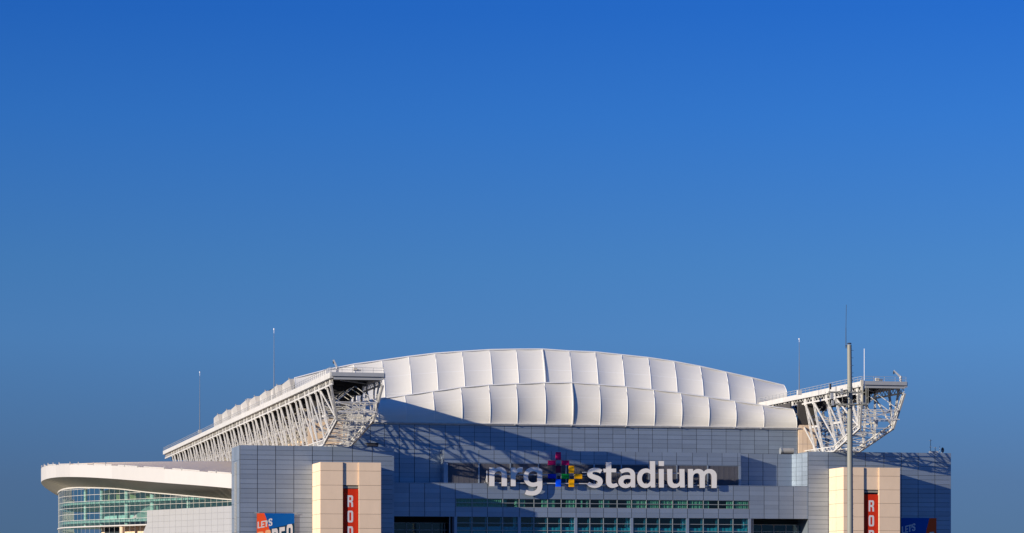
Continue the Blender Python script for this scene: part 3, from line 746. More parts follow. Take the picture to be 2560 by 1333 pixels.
# soffit: from fascia bottom to the glass head, resampled by index
def resample(pts, n):
    L_ = [0]
    for a, c in zip(pts, pts[1:]): L_.append(L_[-1] + (c - a).length)
    out = []
    for k in range(n):
        t = L_[-1] * k / (n - 1); i = 0
        while i < len(L_) - 2 and L_[i+1] < t: i += 1
        out.append(pts[i].lerp(pts[i+1], (t - L_[i]) / max(1e-6, L_[i+1] - L_[i])))
    return out
N = 60
fb, gt_, ft = resample(FB_, N), resample(GT_, N), resample(FT_, N)
m_ = MB()
for i in range(N - 1):
    m_.add([fb[i], fb[i+1], gt_[i+1], gt_[i]], [(0, 3, 2, 1)], 0, False)
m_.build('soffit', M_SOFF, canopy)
m_ = MB()
for i in range(N - 1): m_.bar(gt_[i] + Vector((0, 0, .0)), gt_[i+1], .45, .36)
m_.build('head_trim', M_FASC, canopy)
# roof surface with standing seams, rising to a ridge
RP = [(640,700,1153),(578,700,1153.3),(500,702,1153.3),(411,704,1153.8),(344,706,1155),(280,708,1156.2),(220,710,1158),(190,713,1159.5),(175,718,1162),(165,722,1166),(165,728,1170),(170,734,1176),(176,742,1182),(180,750,1190),(190,762,1200)]
rd = resample(dens([lp3(u, v, d) for u, d, v in RP], 4), N)
m_ = MB(); nb = 10
for k in range(nb):
    t0, t1 = k / nb, (k + 1) / nb
    for i in range(N - 1):
        a0 = ft[i].lerp(rd[i], t0); a1 = ft[i+1].lerp(rd[i+1], t0); b0 = ft[i].lerp(rd[i], t1); b1 = ft[i+1].lerp(rd[i+1], t1)
        up = Vector((0, 0, .03))
        m_.add([a0 + up, a1 + up, b1, b0], [(0, 1, 2, 3)]); m_.add([a0 + up, a1 + up, a1 - up, a0 - up], [(3, 2, 1, 0)])
m_.build('seamed_roof', M_ROOFM, canopy)
# little posts on the parapet
for u in (104.5,111,118,134.5,147,174.5,193,232,258,310,344,411,453,540):
    best = min(FT_[:46], key=lambda p: abs(1280 + F * ((p + CO - CAM).dot(RIGHT)) / ((p + CO - CAM).dot(VIEW)) - u))
    b = MB(); b.box(best.x - .14, best.x + .14, best.y - .1, best.y + .15, best.z - .1, best.z + .62); b.build('parapet_post', M_FASC, canopy)
m_ = MB()
for i in range(0, nF - 20, 1):
    if i % 4 != 3: m_.bar(FT_[i] + Vector((0, .2, .12)), FT_[i+1] + Vector((0, .2, .12)), .18, .24)
m_.build('parapet_rail', M_FASC, canopy)
# glass: cells between levels
lev = [10 + (H - (1230.6 + 16.05 * k)) / F * 658 for k in range(-2, 6)]
zsill = lev[-1]
L_ = [0]
for a, c in zip(GT_, GT_[1:]): L_.append(L_[-1] + (c.xy - a.xy).length)
ncol = int(L_[-1] / 2.25)
gpl = resample([Vector((p.x, p.y, p.z)) for p in GT_], ncol + 1)
mul = MB()
for i in range(ncol):
    a, c = gpl[i], gpl[i+1]
    fr = MB(); r_ = .03 if i > 16 else .05
    fr.bar((a.x, a.y, 5 if i > 20 else zsill - .3), (a.x, a.y, a.z - .1), r_ * 2, r_ * 2, (1, 0, 0))
    for z in lev:
        if z < min(a.z, c.z) - .2: fr.bar((a.x, a.y, z), (c.x, c.y, z), .07, .085)
    w = fr.build('curtain_wall_bay', M_WHITE, club)
    lv = [z for z in lev if z < min(a.z, c.z) - .2]
    zz = [max(a.z, c.z) - .1] + lv
    nn = Vector((-(c - a).y, (c - a).x, 0)).normalized() * -.03
    for k in range(len(zz) - 1):
        p_ = MB()
        p_.add([(a.x, a.y, zz[k+1]), (c.x, c.y, zz[k+1]), (c.x, c.y, zz[k] if k else c.z - .1), (a.x, a.y, zz[k] if k else a.z - .1)], [(0, 1, 2, 3)])
        p_.build('pane', M_GLCLUB, w)
    if i > 33:
        p_ = MB(); p_.add([(a.x, a.y, 5), (c.x, c.y, 5), (c.x, c.y, zsill), (a.x, a.y, zsill)], [(0, 1, 2, 3)]); p_.build('pane', M_GLCLUB, w)
# bottom sill band
m_ = MB()
for i in range(ncol): m_.bar(Vector((gpl[i].x, gpl[i].y, zsill - .12)), Vector((gpl[i+1].x, gpl[i+1].y, zsill - .12)), .5, .30)
m_.build('sill_band', M_FASC, club)
# interior slabs, shadow-box fins, columns, back wall
def inset(pts, dist):
    out = []
    for i, p in enumerate(pts):
        q = pts[min(i+1, len(pts)-1)] - pts[max(i-1, 0)]; n = Vector((q.y, -q.x, 0)).normalized()
        out.append(Vector((p.x, p.y, 0)) + n * dist)
    return out
test = inset(gpl, 1.0)[5] - Vector((gpl[5].x, gpl[5].y, 0))
sg = 1 if test.dot(VIEW) > 0 else -1
in1, in8 = inset(gpl, sg * 0.7), inset(gpl, sg * 11.0)
for zt_, th in ((lev[3] - .1, .6), (zsill + 1.5, .7)):
    m_ = MB()
    for i in range(ncol):
        a, c, a8, c8 = in1[i], in1[i+1], in8[i], in8[i+1]; up = Vector((0, 0, zt_)); dn = Vector((0, 0, zt_ - th))
        m_.add([a+up, c+up, c+dn, a+dn], [(0, 1, 2, 3)]); m_.add([a+up, c+up, c8+up, a8+up], [(0, 1, 2, 3)]); m_.add([a+dn, c+dn, c8+dn, a8+dn], [(3, 2, 1, 0)])
    m_.build('floor_slab', M_SLAB, club)
    m_ = MB(); i2 = inset(gpl, sg * .25)
    for i in range(ncol):
        m_.bar(i2[i] + Vector((0, 0, zt_)), i2[i] + Vector((0, 0, zt_ - th - .1)), .13, .13, (1, 0, 0))
    m_.build('slab_fin', M_INT, club)
m_ = MB()
for i in range(ncol): m_.add([in8[i] + Vector((0,0,0)), in8[i+1], in8[i+1] + Vector((0,0,gpl[i+1].z)), in8[i] + Vector((0,0,gpl[i].z))], [(0,1,2,3)])
m_.build('inner_wall', M_INT, club)
in3 = inset(gpl, sg * 2.2)
def club_u(u): return min(range(ncol + 1), key=lambda i: abs(1280 + F * ((gpl[i] + CO - CAM).dot(RIGHT)) / ((gpl[i] + CO - CAM).dot(VIEW)) - u) + (1000 if i > 44 else 0))
for u, r_ in ((195, .45), (240, .42), (300, .62), (372, .75), (461, .6), (569, .6)):
    i = club_u(u - 4); m_ = MB(); p = in3[i]; m_.tube([(p.x, p.y, zsill), (p.x, p.y, gpl[i].z + .3)], r_, 16); m_.build('column', M_INCOL, club)
i5 = inset(gpl, sg * 5.5)
for u, z0, z1, w_ in ((253, .8, 3.6, .8), (277, .9, 3.2, .8), (289, .9, 3.3, 1.4), (329, 1.0, 3.0, 1.0), (345, 1.2, 2.8, 1.2), (224, .8, 2.9, .3)):
    i = club_u(u); p = i5[i]; m_ = MB(); m_.box(p.x - w_/2, p.x + w_/2, p.y, p.y + .4, lev[3] + z0 - .8, lev[3] + z1); m_.build('yellow_board', M_YEL, club)  # yellowish boards inside the lounge, in their own flat colour
i = club_u(352); p = inset(gpl, sg * 3.0)[i]   # white slanted stair wall
m_ = MB(); m_.prism([(p.x - 4.5, zsill + 1.6), (p.x + 1.8, zsill + 1.6), (p.x + 1.8, lev[3] - 1.3), (p.x - 1.2, lev[3] - 2.0)], p.y, p.y + .3); m_.build('stair_wall', M_INCOL, club)
# underside recess: column, cream wall, dark opening
m_ = MB()
for i in range(min(ncol, 33)): m_.add([Vector((gpl[i].x, gpl[i].y, zsill - .25)), Vector((gpl[i+1].x, gpl[i+1].y, zsill - .25)), in8[i+1] + Vector((0,0,zsill-.25)), in8[i] + Vector((0,0,zsill-.25))], [(0,1,2,3)])
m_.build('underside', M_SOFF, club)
m_ = MB()
i4 = inset(gpl, sg * 4.5)
for i in range(min(ncol, 33)): m_.add([i4[i], i4[i+1], i4[i+1] + Vector((0,0,zsill-.3)), i4[i] + Vector((0,0,zsill-.3))], [(0,1,2,3)])
m_.build('base_wall', M_CREAM, club)
i = club_u(299); p = inset(gpl, sg * .8)[i]; m_ = MB(); m_.tube([(p.x, p.y, 0), (p.x, p.y, zsill - .3)], .62, 20); m_.build('round_pier', M_CREAM, club)
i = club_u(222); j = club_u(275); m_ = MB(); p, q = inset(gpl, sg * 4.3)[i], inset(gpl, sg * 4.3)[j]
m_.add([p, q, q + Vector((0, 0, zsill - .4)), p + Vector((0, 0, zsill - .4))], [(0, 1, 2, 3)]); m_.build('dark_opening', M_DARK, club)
# low panelled wall in front of the lounge
pa = PD(368, 1278.4, 655); pb = PD(640, 1259, 610)
dv = (pb - pa); Lw = dv.xy.length; zt_l = (PD(368, 1278.4, 655).z + PD(578, 1262.8, 620).z) / 2
clad(club, 'panelled_wall', (pa.x - CO.x, pa.y - CO.y), (pb.x - CO.x, pb.y - CO.y), 0, zt_l, [Lw * k / 18 for k in range(1, 18)], rows_down(zt_l, 1.42, 6), m=mat('pale_panel', (0.36, 0.36, 0.36), rough=.55, var=.02, noise=.03), mj=mat('pale_joint', (0.30, 0.30, 0.31), rough=.8), gap=.05, vgap=.025, pname='pale_panel')
nrm = Vector((dv.x, dv.y, 0)).normalized()
m_ = MB(); q0 = Vector((pa.x - CO.x, pa.y - CO.y, 0)); zlow_ = PD(368, 1308, 655).z
m_.add([q0 + Vector((0, .1, zlow_)), q0 + nrm * -14 + Vector((0, .1, zlow_ - 14)), q0 + nrm * -14 + Vector((0, .1, 0)), q0 + Vector((0, .1, 0))], [(0, 1, 2, 3)])
m_.build('sloping_wall', MATS['pale_panel'], club)

# ================================================================== SIGN
GL = {   # letter outlines, cubic paths in enlarged photo pixels: (scale, origin, path)
 'n': (0, "M133,503 L263,503 L275,548 C300,515 340,488 400,490 C520,490 588,570 588,690 L588,982 L452,982 L452,700 C452,640 430,597 375,597 C310,597 268,640 268,700 L268,982 L133,982"),
 'r': (0, "M688,503 L808,503 L820,565 C845,520 890,492 945,492 L1000,494 L975,628 C940,610 890,615 860,650 C825,680 812,720 812,770 L812,982 L688,982"),
 'g': (0, "M1495,560 C1430,515 1350,492 1275,492 C1120,492 1012,600 1012,740 C1012,900 1130,1000 1260,998 C1310,998 1345,988 1372,975 C1372,1060 1320,1108 1230,1110 C1180,1110 1130,1100 1095,1072 L1045,1185 C1100,1212 1170,1222 1240,1222 C1400,1222 1495,1120 1495,980 Z M1365,640 C1335,605 1290,596 1260,597 C1175,600 1130,665 1130,745 C1130,840 1185,890 1255,890 C1310,890 1350,875 1365,862"),
 's': (1, "M755,520 C690,465 590,438 490,440 C320,440 192,530 192,660 C192,780 290,830 400,870 C480,900 580,910 582,975 C580,1020 540,1040 480,1040 C400,1040 330,1010 275,962 L170,1055 C240,1130 340,1185 480,1185 C650,1185 768,1090 768,950 C768,820 680,770 560,725 C470,690 388,690 386,640 C386,600 430,590 490,590 C560,590 620,610 670,648"),
 't': (1, "M888,238 L1085,238 L1085,470 L1265,470 L1265,608 L1085,608 L1085,940 C1085,1000 1110,1035 1165,1035 C1200,1035 1240,1020 1275,1000 L1350,1105 C1290,1150 1210,1185 1120,1185 C970,1180 890,1080 890,920 L900,608 L805,608 L780,475 L888,475"),
 'a': (1, "M1388,535 C1460,480 1560,450 1670,450 C1850,450 1970,545 1970,720 L1970,1165 L1810,1165 L1808,1110 C1760,1160 1690,1188 1610,1188 C1460,1188 1350,1095 1350,960 C1350,800 1480,710 1650,710 C1710,710 1750,715 1795,728 C1800,640 1760,597 1680,597 C1600,597 1540,615 1475,652 Z M1808,858 C1760,848 1720,845 1680,845 C1590,850 1535,890 1535,960 C1535,1015 1580,1050 1640,1050 C1720,1050 1795,1000 1808,930"),
 'd': (2, "M475,155 L628,155 L632,940 L500,940 L495,885 C450,930 400,955 340,955 C190,955 92,830 92,665 C92,495 200,372 355,372 C405,372 445,390 478,415 Z M490,545 C455,510 420,495 375,495 C290,500 235,570 235,670 C235,770 285,835 370,835 C420,835 465,800 490,745"),
 'i': (2, "M732,155 L892,155 L892,298 L740,298 Z M738,390 L888,390 L890,940 L745,940"),
 'u': (2, "M985,390 L1142,390 L1142,720 C1145,800 1190,835 1245,835 C1310,835 1360,790 1362,720 L1350,390 L1503,390 L1510,940 L1370,940 L1370,885 C1320,930 1260,955 1190,955 C1070,955 997,870 995,740"),
 'm': (2, "M1605,390 L1757,390 L1760,460 C1790,415 1850,388 1920,388 C1990,390 2050,420 2078,470 C2120,415 2180,388 2250,390 C2380,392 2465,480 2465,600 L2462,955 L2308,955 L2308,640 C2308,560 2280,512 2225,512 C2160,515 2112,560 2112,640 L2112,950 L1955,950 L1955,640 C1960,560 1930,512 1875,512 C1800,515 1760,565 1758,640 L1758,945 L1612,945"),
}
ZO = ((10.256, 1210, 1120), (14.814, 1455, 1140), (11.907, 1585, 1140))
def loops_mesh(loops, ext=0.0):
    cu = bpy.data.curves.new('tmp', 'CURVE'); cu.dimensions = '2D'; cu.fill_mode = 'BOTH'; cu.extrude = ext
    for lp_ in loops:
        sp = cu.splines.new('POLY'); sp.points.add(len(lp_) - 1); sp.use_cyclic_u = True
        for q, (x, y) in zip(sp.points, lp_): q.co = (x, y, 0, 1)
    o = bpy.data.objects.new('tmp', cu); COL.objects.link(o)
    dg = bpy.context.evaluated_depsgraph_get(); me = bpy.data.meshes.new_from_object(o.evaluated_get(dg)); bpy.data.objects.remove(o); return me
def glyph(ch, Y, parent):
    zi, path = GL[ch]; sc, ou, ov = ZO[zi]; loops = []; cur = None; toks = path.split(); k = 0
    def pt(t):
        x, y = t.split(','); p = P(ou + float(x) / sc, ov + float(y) / sc, Y); return (p.x, p.z)
    while k < len(toks):
        t = toks[k]
        if t == 'Z': k += 1; continue
        c, r_ = t[0], t[1:]
        if c == 'M': cur = [pt(r_)]; loops.append(cur); k += 1
        elif c == 'L': cur.append(pt(r_)); k += 1
        elif c == 'C':
            a, b_, c_ = pt(r_), pt(toks[k+1]), pt(toks[k+2]); p0 = cur[-1]; k += 3
            for j in range(1, 8):
                q = j / 7; cur.append(tuple((1-q)**3*p0[i] + 3*(1-q)**2*q*a[i] + 3*(1-q)*q*q*b_[i] + q**3*c_[i] for i in (0, 1)))
    me = loops_mesh(loops, .19)
    for v in me.vertices: v.co = (v.co.x, Y + .19 - v.co.z, v.co.y)
    me.materials.clear(); me.materials.append(M_SIGN); me.materials.append(M_SIGNR); me.update()
    for p in me.polygons: p.material_index = 0 if abs(p.normal.y) > .7 else 1; p.use_smooth = False
    return link('letter', me, parent)
YS = YLOW - 1.25
sign = empty('stadium_sign', (0, 0, 0), 'large white letters with a coloured plus-shaped logo standing before the louvre band', 'sign')
LET = [('n',1222.5,1168,1267.5,1216.3),('r',1277,1168,1307.5,1216.3),('g',1308.5,1168,1356.5,1239.3),('s',1468,1170,1507,1220),('t',1509,1156.5,1546.5,1220.3),
       ('a',1547,1170,1588,1220.5),('d',1593,1153,1638,1220.8),('i',1647,1153,1660.5,1219.8),('u',1668,1173,1712,1220.8),('m',1720.5,1172.7,1792,1221)]
for ch, *_ in LET: glyph(ch, YS, sign)
def lm(n, c): return mat(n, tuple(min(.95, x * 1.6) for x in c), rough=.5, spec=.2)
LOGO = [('logo_crimson', (.33, .003, .06), (1390,1130.5,1402.5,1150)), ('logo_crimson', None, (1370.5,1151,1389.3,1163)), ('logo_crimson', None, (1404.5,1151,1423,1163)),
        ('logo_plum', (.035, .002, .02), (1390,1164.7,1402.5,1182.6)), ('logo_navy', (.0, .012, .22), (1370.5,1184.8,1390,1196.5)), ('logo_green', (.0, .14, .02), (1404.3,1185,1422.5,1196.8)),
        ('logo_blue', (.0, .06, .62), (1390,1198.3,1402.5,1217)), ('logo_orange', (.86, .27, .0), (1422.7,1164.7,1435.5,1183)), ('logo_orange', None, (1436,1185,1455.5,1197)), ('logo_orange', None, (1422.7,1198.3,1435.5,1217.5))]
for nme, c, (u0, v0, u1, v1) in LOGO:
    m0 = MATS.get(nme) or lm(nme, c)
    a, c_ = P(u0, v0, YS), P(u1, v1, YS); b = MB(); b.box(a.x, c_.x, YS, YS + .34, c_.z, a.z, 1)
    b.add([(a.x + .03, YS - .006, c_.z + .03), (c_.x - .03, YS - .006, c_.z + .03), (c_.x - .03, YS - .006, a.z - .03), (a.x + .03, YS - .006, a.z - .03)], [(0, 1, 2, 3)], 0)
    b.build('logo_block', [m0, m0], sign)
b = MB()    # open frames at the crossings and brackets back to the wall
for (u0, v0, u1, v1) in ((1389.5,1150.2,1403,1164.5), (1389.5,1183,1403,1198), (1422.5,1183.2,1436,1198)):
    a, c_ = P(u0, v0, YS + .3), P(u1, v1, YS + .3)
    b.box(a.x, a.x + .12, YS + .1, YS + .3, c_.z, a.z); b.box(c_.x - .12, c_.x, YS + .1, YS + .3, c_.z, a.z); b.box(a.x, c_.x, YS + .1, YS + .3, a.z - .12, a.z)
b.build('logo_frame', M_FRAME, sign)
b = MB()
for u0, u1, v in ((1220,1470,1207),(1466,1795,1211),(1228,1465,1186),(1455,1700,1181)):
    a, c_ = P(u0, v, YS + .6), P(u1, v + (u1 - u0) * .009, YS + .6); b.box(a.x, c_.x, YS + .42, YS + .56, a.z - .1, a.z + .1)
for ch, u0, v0, u1, v1 in LET:
    for q in (.3, .7):
        a = P(u0 + (u1 - u0) * q, 1207, YS); b.box(a.x - .05, a.x + .05, YS + .38, YMID + .2, a.z - .08, a.z + .02)
a = P(1221, 1178, YS); c_ = P(1216, 1209, YS + 1.5)
b.bar((a.x, YS + .4, a.z), (c_.x, YMID, c_.z), .08); b.bar((a.x - .1, YS + .5, a.z), (a.x - .1, YS + .5, c_.z), .1)
b.build('sign_support', M_WHITE, sign)
b = MB()
for u in (1217.5,):
    p = P(u, 1190, YS + .5); b.box(p.x - .12, p.x + .12, YS + .3, YS + .7, PZ(u, 1206, YS), PZ(u, 1176, YS))
b.build('junction_box', M_WHITE, sign)

# ================================================================== BANNERS
def rr(x0, y0, x1, y1, r, corners=(1, 1, 1, 1), n=4):
    out = []
    for (cx_, cy_, a0, k) in ((x1 - r, y1 - r, 0, 0), (x0 + r, y1 - r, 90, 1), (x0 + r, y0 + r, 180, 2), (x1 - r, y0 + r, 270, 3)):
        if corners[k]:
            for j in range(n + 1):
                a = math.radians(a0 + 90 * j / n); out.append((cx_ + r * math.cos(a), cy_ + r * math.sin(a)))
        else: out.append((cx_ + (r if k in (0, 3) else -r), cy_ + (r if k in (0, 1) else -r)))
    return out
BLK = {
 'R': [[(0,0),(.30,0),(.30,.40),(.52,.40),(.66,.34),(.68,.0),(1,0),(.97,.38),(.82,.47),(.97,.56),(1,.72),(1,.86),(.90,.97),(.76,1),(0,1)], [(.32,.58),(.32,.84),(.60,.84),(.67,.80),(.67,.62),(.60,.58)]],
 'O': [rr(0,0,1,1,.22), rr(.33,.15,.67,.85,.08)],
 'D': [rr(0,0,1,1,.24,(1,0,0,1)), rr(.33,.16,.67,.84,.08)],
 'E': [[(0,0),(1,0),(1,.17),(.36,.17),(.36,.42),(.92,.42),(.92,.58),(.36,.58),(.36,.83),(1,.83),(1,1),(0,1)]],
 'L': [[(0,0),(1,0),(1,.17),(.40,.17),(.40,1),(0,1)]],
 'T': [[(.32,0),(.68,0),(.68,.83),(1,.83),(1,1),(0,1),(0,.83),(.32,.83)]],
 "'": [[(.15,0),(.55,0),(1,.6),(1,1),(.1,1),(.1,.5),(.45,.5)]],
 'S': [[(.2,0),(.8,0),(1,.12),(1,.42),(.85,.54),(.38,.66),(.36,.70),(.36,.82),(.40,.86),(.60,.86),(.64,.82),(.64,.72),(1,.72),(1,.88),(.8,1),(.2,1),(0,.88),(0,.62),(.15,.48),(.62,.36),(.64,.32),(.64,.18),(.60,.14),(.40,.14),(.36,.18),(.36,.3),(0,.3),(0,.12)]],
}
def block(ch, x0, x1, z0, z1, y, m, parent, shear=0.0, slant=0.0):
    me = loops_mesh(BLK[ch], .0)
    me = glyph_flat(me)
    for v in me.vertices:
        X = x0 + v.co.x * (x1 - x0) + slant * v.co.y * (z1 - z0); v.co = (X, y, z0 + v.co.y * (z1 - z0) + shear * (X - x0))
    me.materials.clear(); me.materials.append(m); me.update()
    return link('letter', me, parent)
def glyph_flat(me): return me
# vertical red banners in the pylon channels
for ch_, vt, lab in ((chA, 1222.5, 'tall red banner with vertical white letters on the pylon beside the sign wall'), (chB, 1236, 'tall red banner with vertical white letters on the pylon behind the monopole')):
    c0, c1, zz = ch_; y = (YPYL if ch_ is chA else YPYB) + .42; uu = 877 if ch_ is chA else 2179; zt_ = PZ(uu, vt, y)
    bt = MB(); bt.box(c0 + .08, c1 - .14, y, y + .03, zt_ - 19, zt_)
    bo_ = bt.build('street_banner', M_RED); tag(bo_, lab, 'banner', 'red vertical banners on the pylons')
    bl, br = (868.5, 882.8) if ch_ is chA else (2171.6, 2185.2)
    xa, xb = PX(bl, y), PX(br, y)
    vs_ = ((1238.5,1267.7),(1276.8,1306.3),(1316,1345),(1354,1383),(1392,1421)) if ch_ is chA else ((1251,1279),(1288.5,1316),(1325.5,1353.5),(1363,1391),(1400,1428))
    for c, (va, vb) in zip('RODEO', vs_):
        block(c, xa, xb, PZ(uu, vb, y), PZ(uu, va, y), y - .012, M_PRINTW, bo_)
# two large banners on the tower faces
def big_banner(lab, u0, u1, vt, mirror):
    yt = YTOB if mirror else YTOW; y = yt - .55; xa, xb = PX(u0, y), PX(u1, y); zt_ = PZ(u0, vt, y); w = xb - xa; hgt = w * 1.5
    m_ = MB()
    def poly(pts, mi, dy=0.0):
        m_.add([(xa + p * w, y - dy, zt_ - q * w) for p, q in pts], [tuple(range(len(pts)))], mi)
    if not mirror:
        poly([(0,1.5),(0,0),(.2,0),(.26,.17),(.33,.42),(.33,1.5)][::-1], 0); poly([(.33,.42),(.26,.17),(.2,0),(1,0),(1,.26),(.33,.42)][::-1], 1)
        poly([(.33,1.5),(.33,.42),(1,.26),(1,1.5)][::-1], 2)
    else:
        poly([(1,1.5),(1,0),(.80,0),(.72,.3),(.68,.52),(.68,1.5)], 0); poly([(.68,.52),(.72,.3),(.80,0),(0,0),(0,.62),(.68,.52)], 1)
        poly([(0,1.5),(0,.62),(.68,.52),(.68,1.5)][::-1], 2)
    m_.box(xa, xb, y + .02, y + .05, zt_ - hgt, zt_ - .02, 2)
    o = m_.build('rodeo_banner', [M_ORNG, M_BLUE, M_NAVY]); tag(o, lab, 'banner', 'wide two-tone banners hung on the tower walls')
    sh = .19
    X = lambda q: xa + q * w; Z = lambda q: zt_ - q * w
    yy = y - .015
    if not mirror:
        for c, a, b_, z0, z1 in (('L', .02, .105, .405, .23), ('E', .115, .205, .39, .215), ('T', .205, .30, .37, .20), ("'", .275, .305, .27, .185), ('S', .315, .41, .345, .15)):
            block(c, X(a), X(b_), Z(z0), Z(z1), yy, M_PRINTW, o, sh)
        for c, a, b_, q, mm in (('R', .02, .19, .62, M_PRINTO), ('O', .215, .375, .57, M_PRINTO), ('D', .40, .565, .535, M_PRINTW), ('E', .60, .745, .495, M_PRINTW), ('O', .79, .955, .40, M_PRINTW)):
            block(c, X(a), X(b_), Z(q + .52 - .0), Z(q - .12 if c != 'O' or a < .5 else q - .10), yy, mm, o, sh * .7)
    else:
        for c, a, b_, z0, z1 in (('L', .02, .10, .42, .23), ('E', .115, .195, .40, .21), ('T', .20, .285, .38, .19), ("'", .27, .30, .28, .175), ('S', .31, .40, .355, .155)):
            block(c, X(a), X(b_), Z(z0), Z(z1), yy, M_PRINTW, o, sh)
        for c, a, b_, q in (('R', .02, .19, .66), ('O', .21, .37, .61), ('D', .40, .56, .56), ('E', .59, .73, .51), ('O', .78, .95, .46)):
            block(c, X(a), X(b_), Z(q + .5), Z(q - .08), yy, M_PRINTW, o, sh * .7)
    b = MB(); b.bar((xa - .5, y + .02, zt_ + .05), (xa + .5, y + .02, zt_ + .05), .14); b.bar((xb - .2, y + .02, zt_ + .05), (xb + .5, y + .02, zt_ + .05), .14)
    for q in (xa - .1, xb + .1): b.bar((q, y, zt_ + .05), (q, yt - .1, zt_ + .05), .1)
    b.build('bracket', M_GREY, o)
big_banner('orange and blue banner with slanted white words on the sunlit tower wall', 642, 736, 1283, False)
big_banner('navy and red banner with slanted white words hanging in the shaded corner beside the pylon', 2253, 2341, 1295, True)

# ================================================================== RODS, DAVITS, VENTS, DISHES
def rod(u, vtop, vbase, d, lab):
    B = PD(u, vbase, d); T = PD(u + (2 if u < 600 else 0), vtop, d); r = empty('lightning_rod', B, lab, 'mast', 'thin lightning masts on the trusses')
    h = T.z - B.z; m_ = MB(); m_.tube([(0,0,0), (0,0,h*.5)], .11, 8, r2=.08); m_.tube([(0,0,h*.5), (0,0,h*.93)], .07, 8, r2=.045); m_.build('shaft', M_MAST, r)
    m_ = MB(); m_.tube([(0,0,h*.93), (0,0,h*.975)], .05, 6); m_.tube([(0,0,h*.975), (0,0,h)], .14, 8); m_.build('tip', M_LAMP, r)
    m_ = MB(); m_.box(-.45,.45,-.45,.45,-.2,.8); m_.build('base_block', M_WHITE, r)
rod(499.5, 929, 1082, 801, 'thin lightning mast on the far low part of the long truss')
rod(685, 821, 996, 655, 'tallest thin lightning mast, rising from the middle of the long truss')
rod(1998, 846, 985, 612, 'thin lightning mast where the white fabric roof meets the shorter truss')
def davit(u, v, du, dv_, Y, lab):
    B = P(u, v, Y); r = empty('davit_arm', B, lab, 'crane arm', 'small white davit arms on the truss tips')
    T = P(u + du, v + dv_, Y) - B; m_ = MB(); m_.bar((0,0,.9), T, .26, .32); m_.build('arm', M_WHITE, r)
    m_ = MB(); m_.tube([(0,0,-.2),(0,0,1.1)], .28, 10); m_.build('post', M_WHITE, r)
    m_ = MB(); m_.bar(T, T + Vector((0,0,-.75)), .2); m_.build('hook', M_BLACK, r)
davit(843, 931, -9.5, -31, -39.4, 'small white davit arm tilted on the truss tip over the fabric roof')
davit(2251.5, 953, -17, -26, -39.4, 'small white davit arm tilted on the outermost truss tip against the sky')
def cover(u0, u1, v0, v1, Y, m, lab, round_):
    a, c = P(u0, v0, Y), P(u1, v1, Y); r = empty('roof_vent', (a.x, Y, c.z), lab, 'roof vent'); w = c.x - a.x; h = a.z - c.z
    m_ = MB()
    if round_: m_.tube([(0, 0, h*.5), (w*.25, 0, h*.5), (w*.27, 0, h*.5), (w, 0, h*.5)], h*.5, 18)
    else: m_.box(0, w, 0, 1.6, 0, h); m_.box(-.4, w + .2, -.2, 1.8, h, h + .1)
    m_.build('housing', m, r)
    if round_:
        m_ = MB(); m_.tube([(-.06, 0, h*.5), (.25, 0, h*.5)], h*.56, 18); m_.build('end_cap', M_FRAME, r)
        m_ = MB(); m_.box(.2, w - .2, -.5, .5, -.2, .12); m_.build('base', M_BLACK, r)
cover(1951, 1983, 1120, 1135.5, YREC + 1.5, M_VENT, 'round-backed grey roof vent beside the foot of the shorter truss', True)
cover(920, 946, 1108.5, 1116.5, YTOW + 3, M_BLACK, 'flat dark roof vent on the tower beside the long truss nose', False)
# rooftop antennas on the far tower corner
yT = YTOB + 1.5
def aerial(u, vt, cross, lab):
    B = Vector((PX(u, yT), yT, zTB)); h = PZ(u, vt, yT) - zTB
    r = empty('roof_aerial', B, lab, 'aerial'); m_ = MB(); m_.tube([(0,0,-.05),(0,0,h)], .06, 6); m_.build('mast', M_BLACK, r)
    m_ = MB()
    for q in cross: m_.bar((-.35,0,h*q), (.35,0,h*q), .07)
    m_.box(-.3,.7,-.2,.3,-.05,.5); m_.build('crossbar', M_GREY, r)
aerial(2326.5, 1099, (.45, .93), 'tall thin roof aerial with crossbars on the tower parapet end')
aerial(2338, 1118, (.9,), 'short white-capped roof aerial between tall aerial and satellite dish')
B = Vector((PX(2355, yT), yT, zTB)); r = empty('satellite_dish', B, 'small dark satellite dish with mast at the end of the tower parapet', 'satellite dish')
m_ = MB(); vs = []; nr, na = 4, 20
for i in range(nr + 1):
    rr_ = .62 * i / nr
    for k in range(na):
        a = 2*math.pi*k/na; vs.append(Vector((rr_*math.cos(a), .35*(rr_**2)*1.2, rr_*math.sin(a))))
rot = Matrix.Rotation(math.radians(215), 4, 'Z')
vs = [rot @ v + Vector((0, 0, .75)) for v in vs]
m_.add(vs, [(i*na+k, i*na+(k+1)%na, (i+1)*na+(k+1)%na, (i+1)*na+k) for i in range(nr) for k in range(na)], 0, True); m_.build('dish', M_BLACK, r)
m_ = MB(); m_.tube([(0,.0,-.05),(0,0,.75)], .08, 8); m_.bar((0,0,.75), (.35,-.5,.7), .07); m_.bar((0,0,.2), (-.5,0,.0), .08); m_.tube([(-.55,0,0),(-.55,0,1.7)], .05, 6); m_.build('dish_mount', M_GREY, r)
# equipment box on each truss deck
for u, v, Y, lab in ((884, 926, -39.3, 'small grey equipment box behind the railing of the truss tip over the fabric roof'), (2190, 951, -39.3, 'small beige equipment box behind the railing of the truss tip beyond the monopole')):
    p = P(u, v, Y); b = MB(); b.box(0, .8, 0, .6, -.1, .55); b.box(.85, 1.6, .1, .5, -.1, .25); tag(b.build('equipment_box', M_ANT, None, p), lab, 'equipment box')

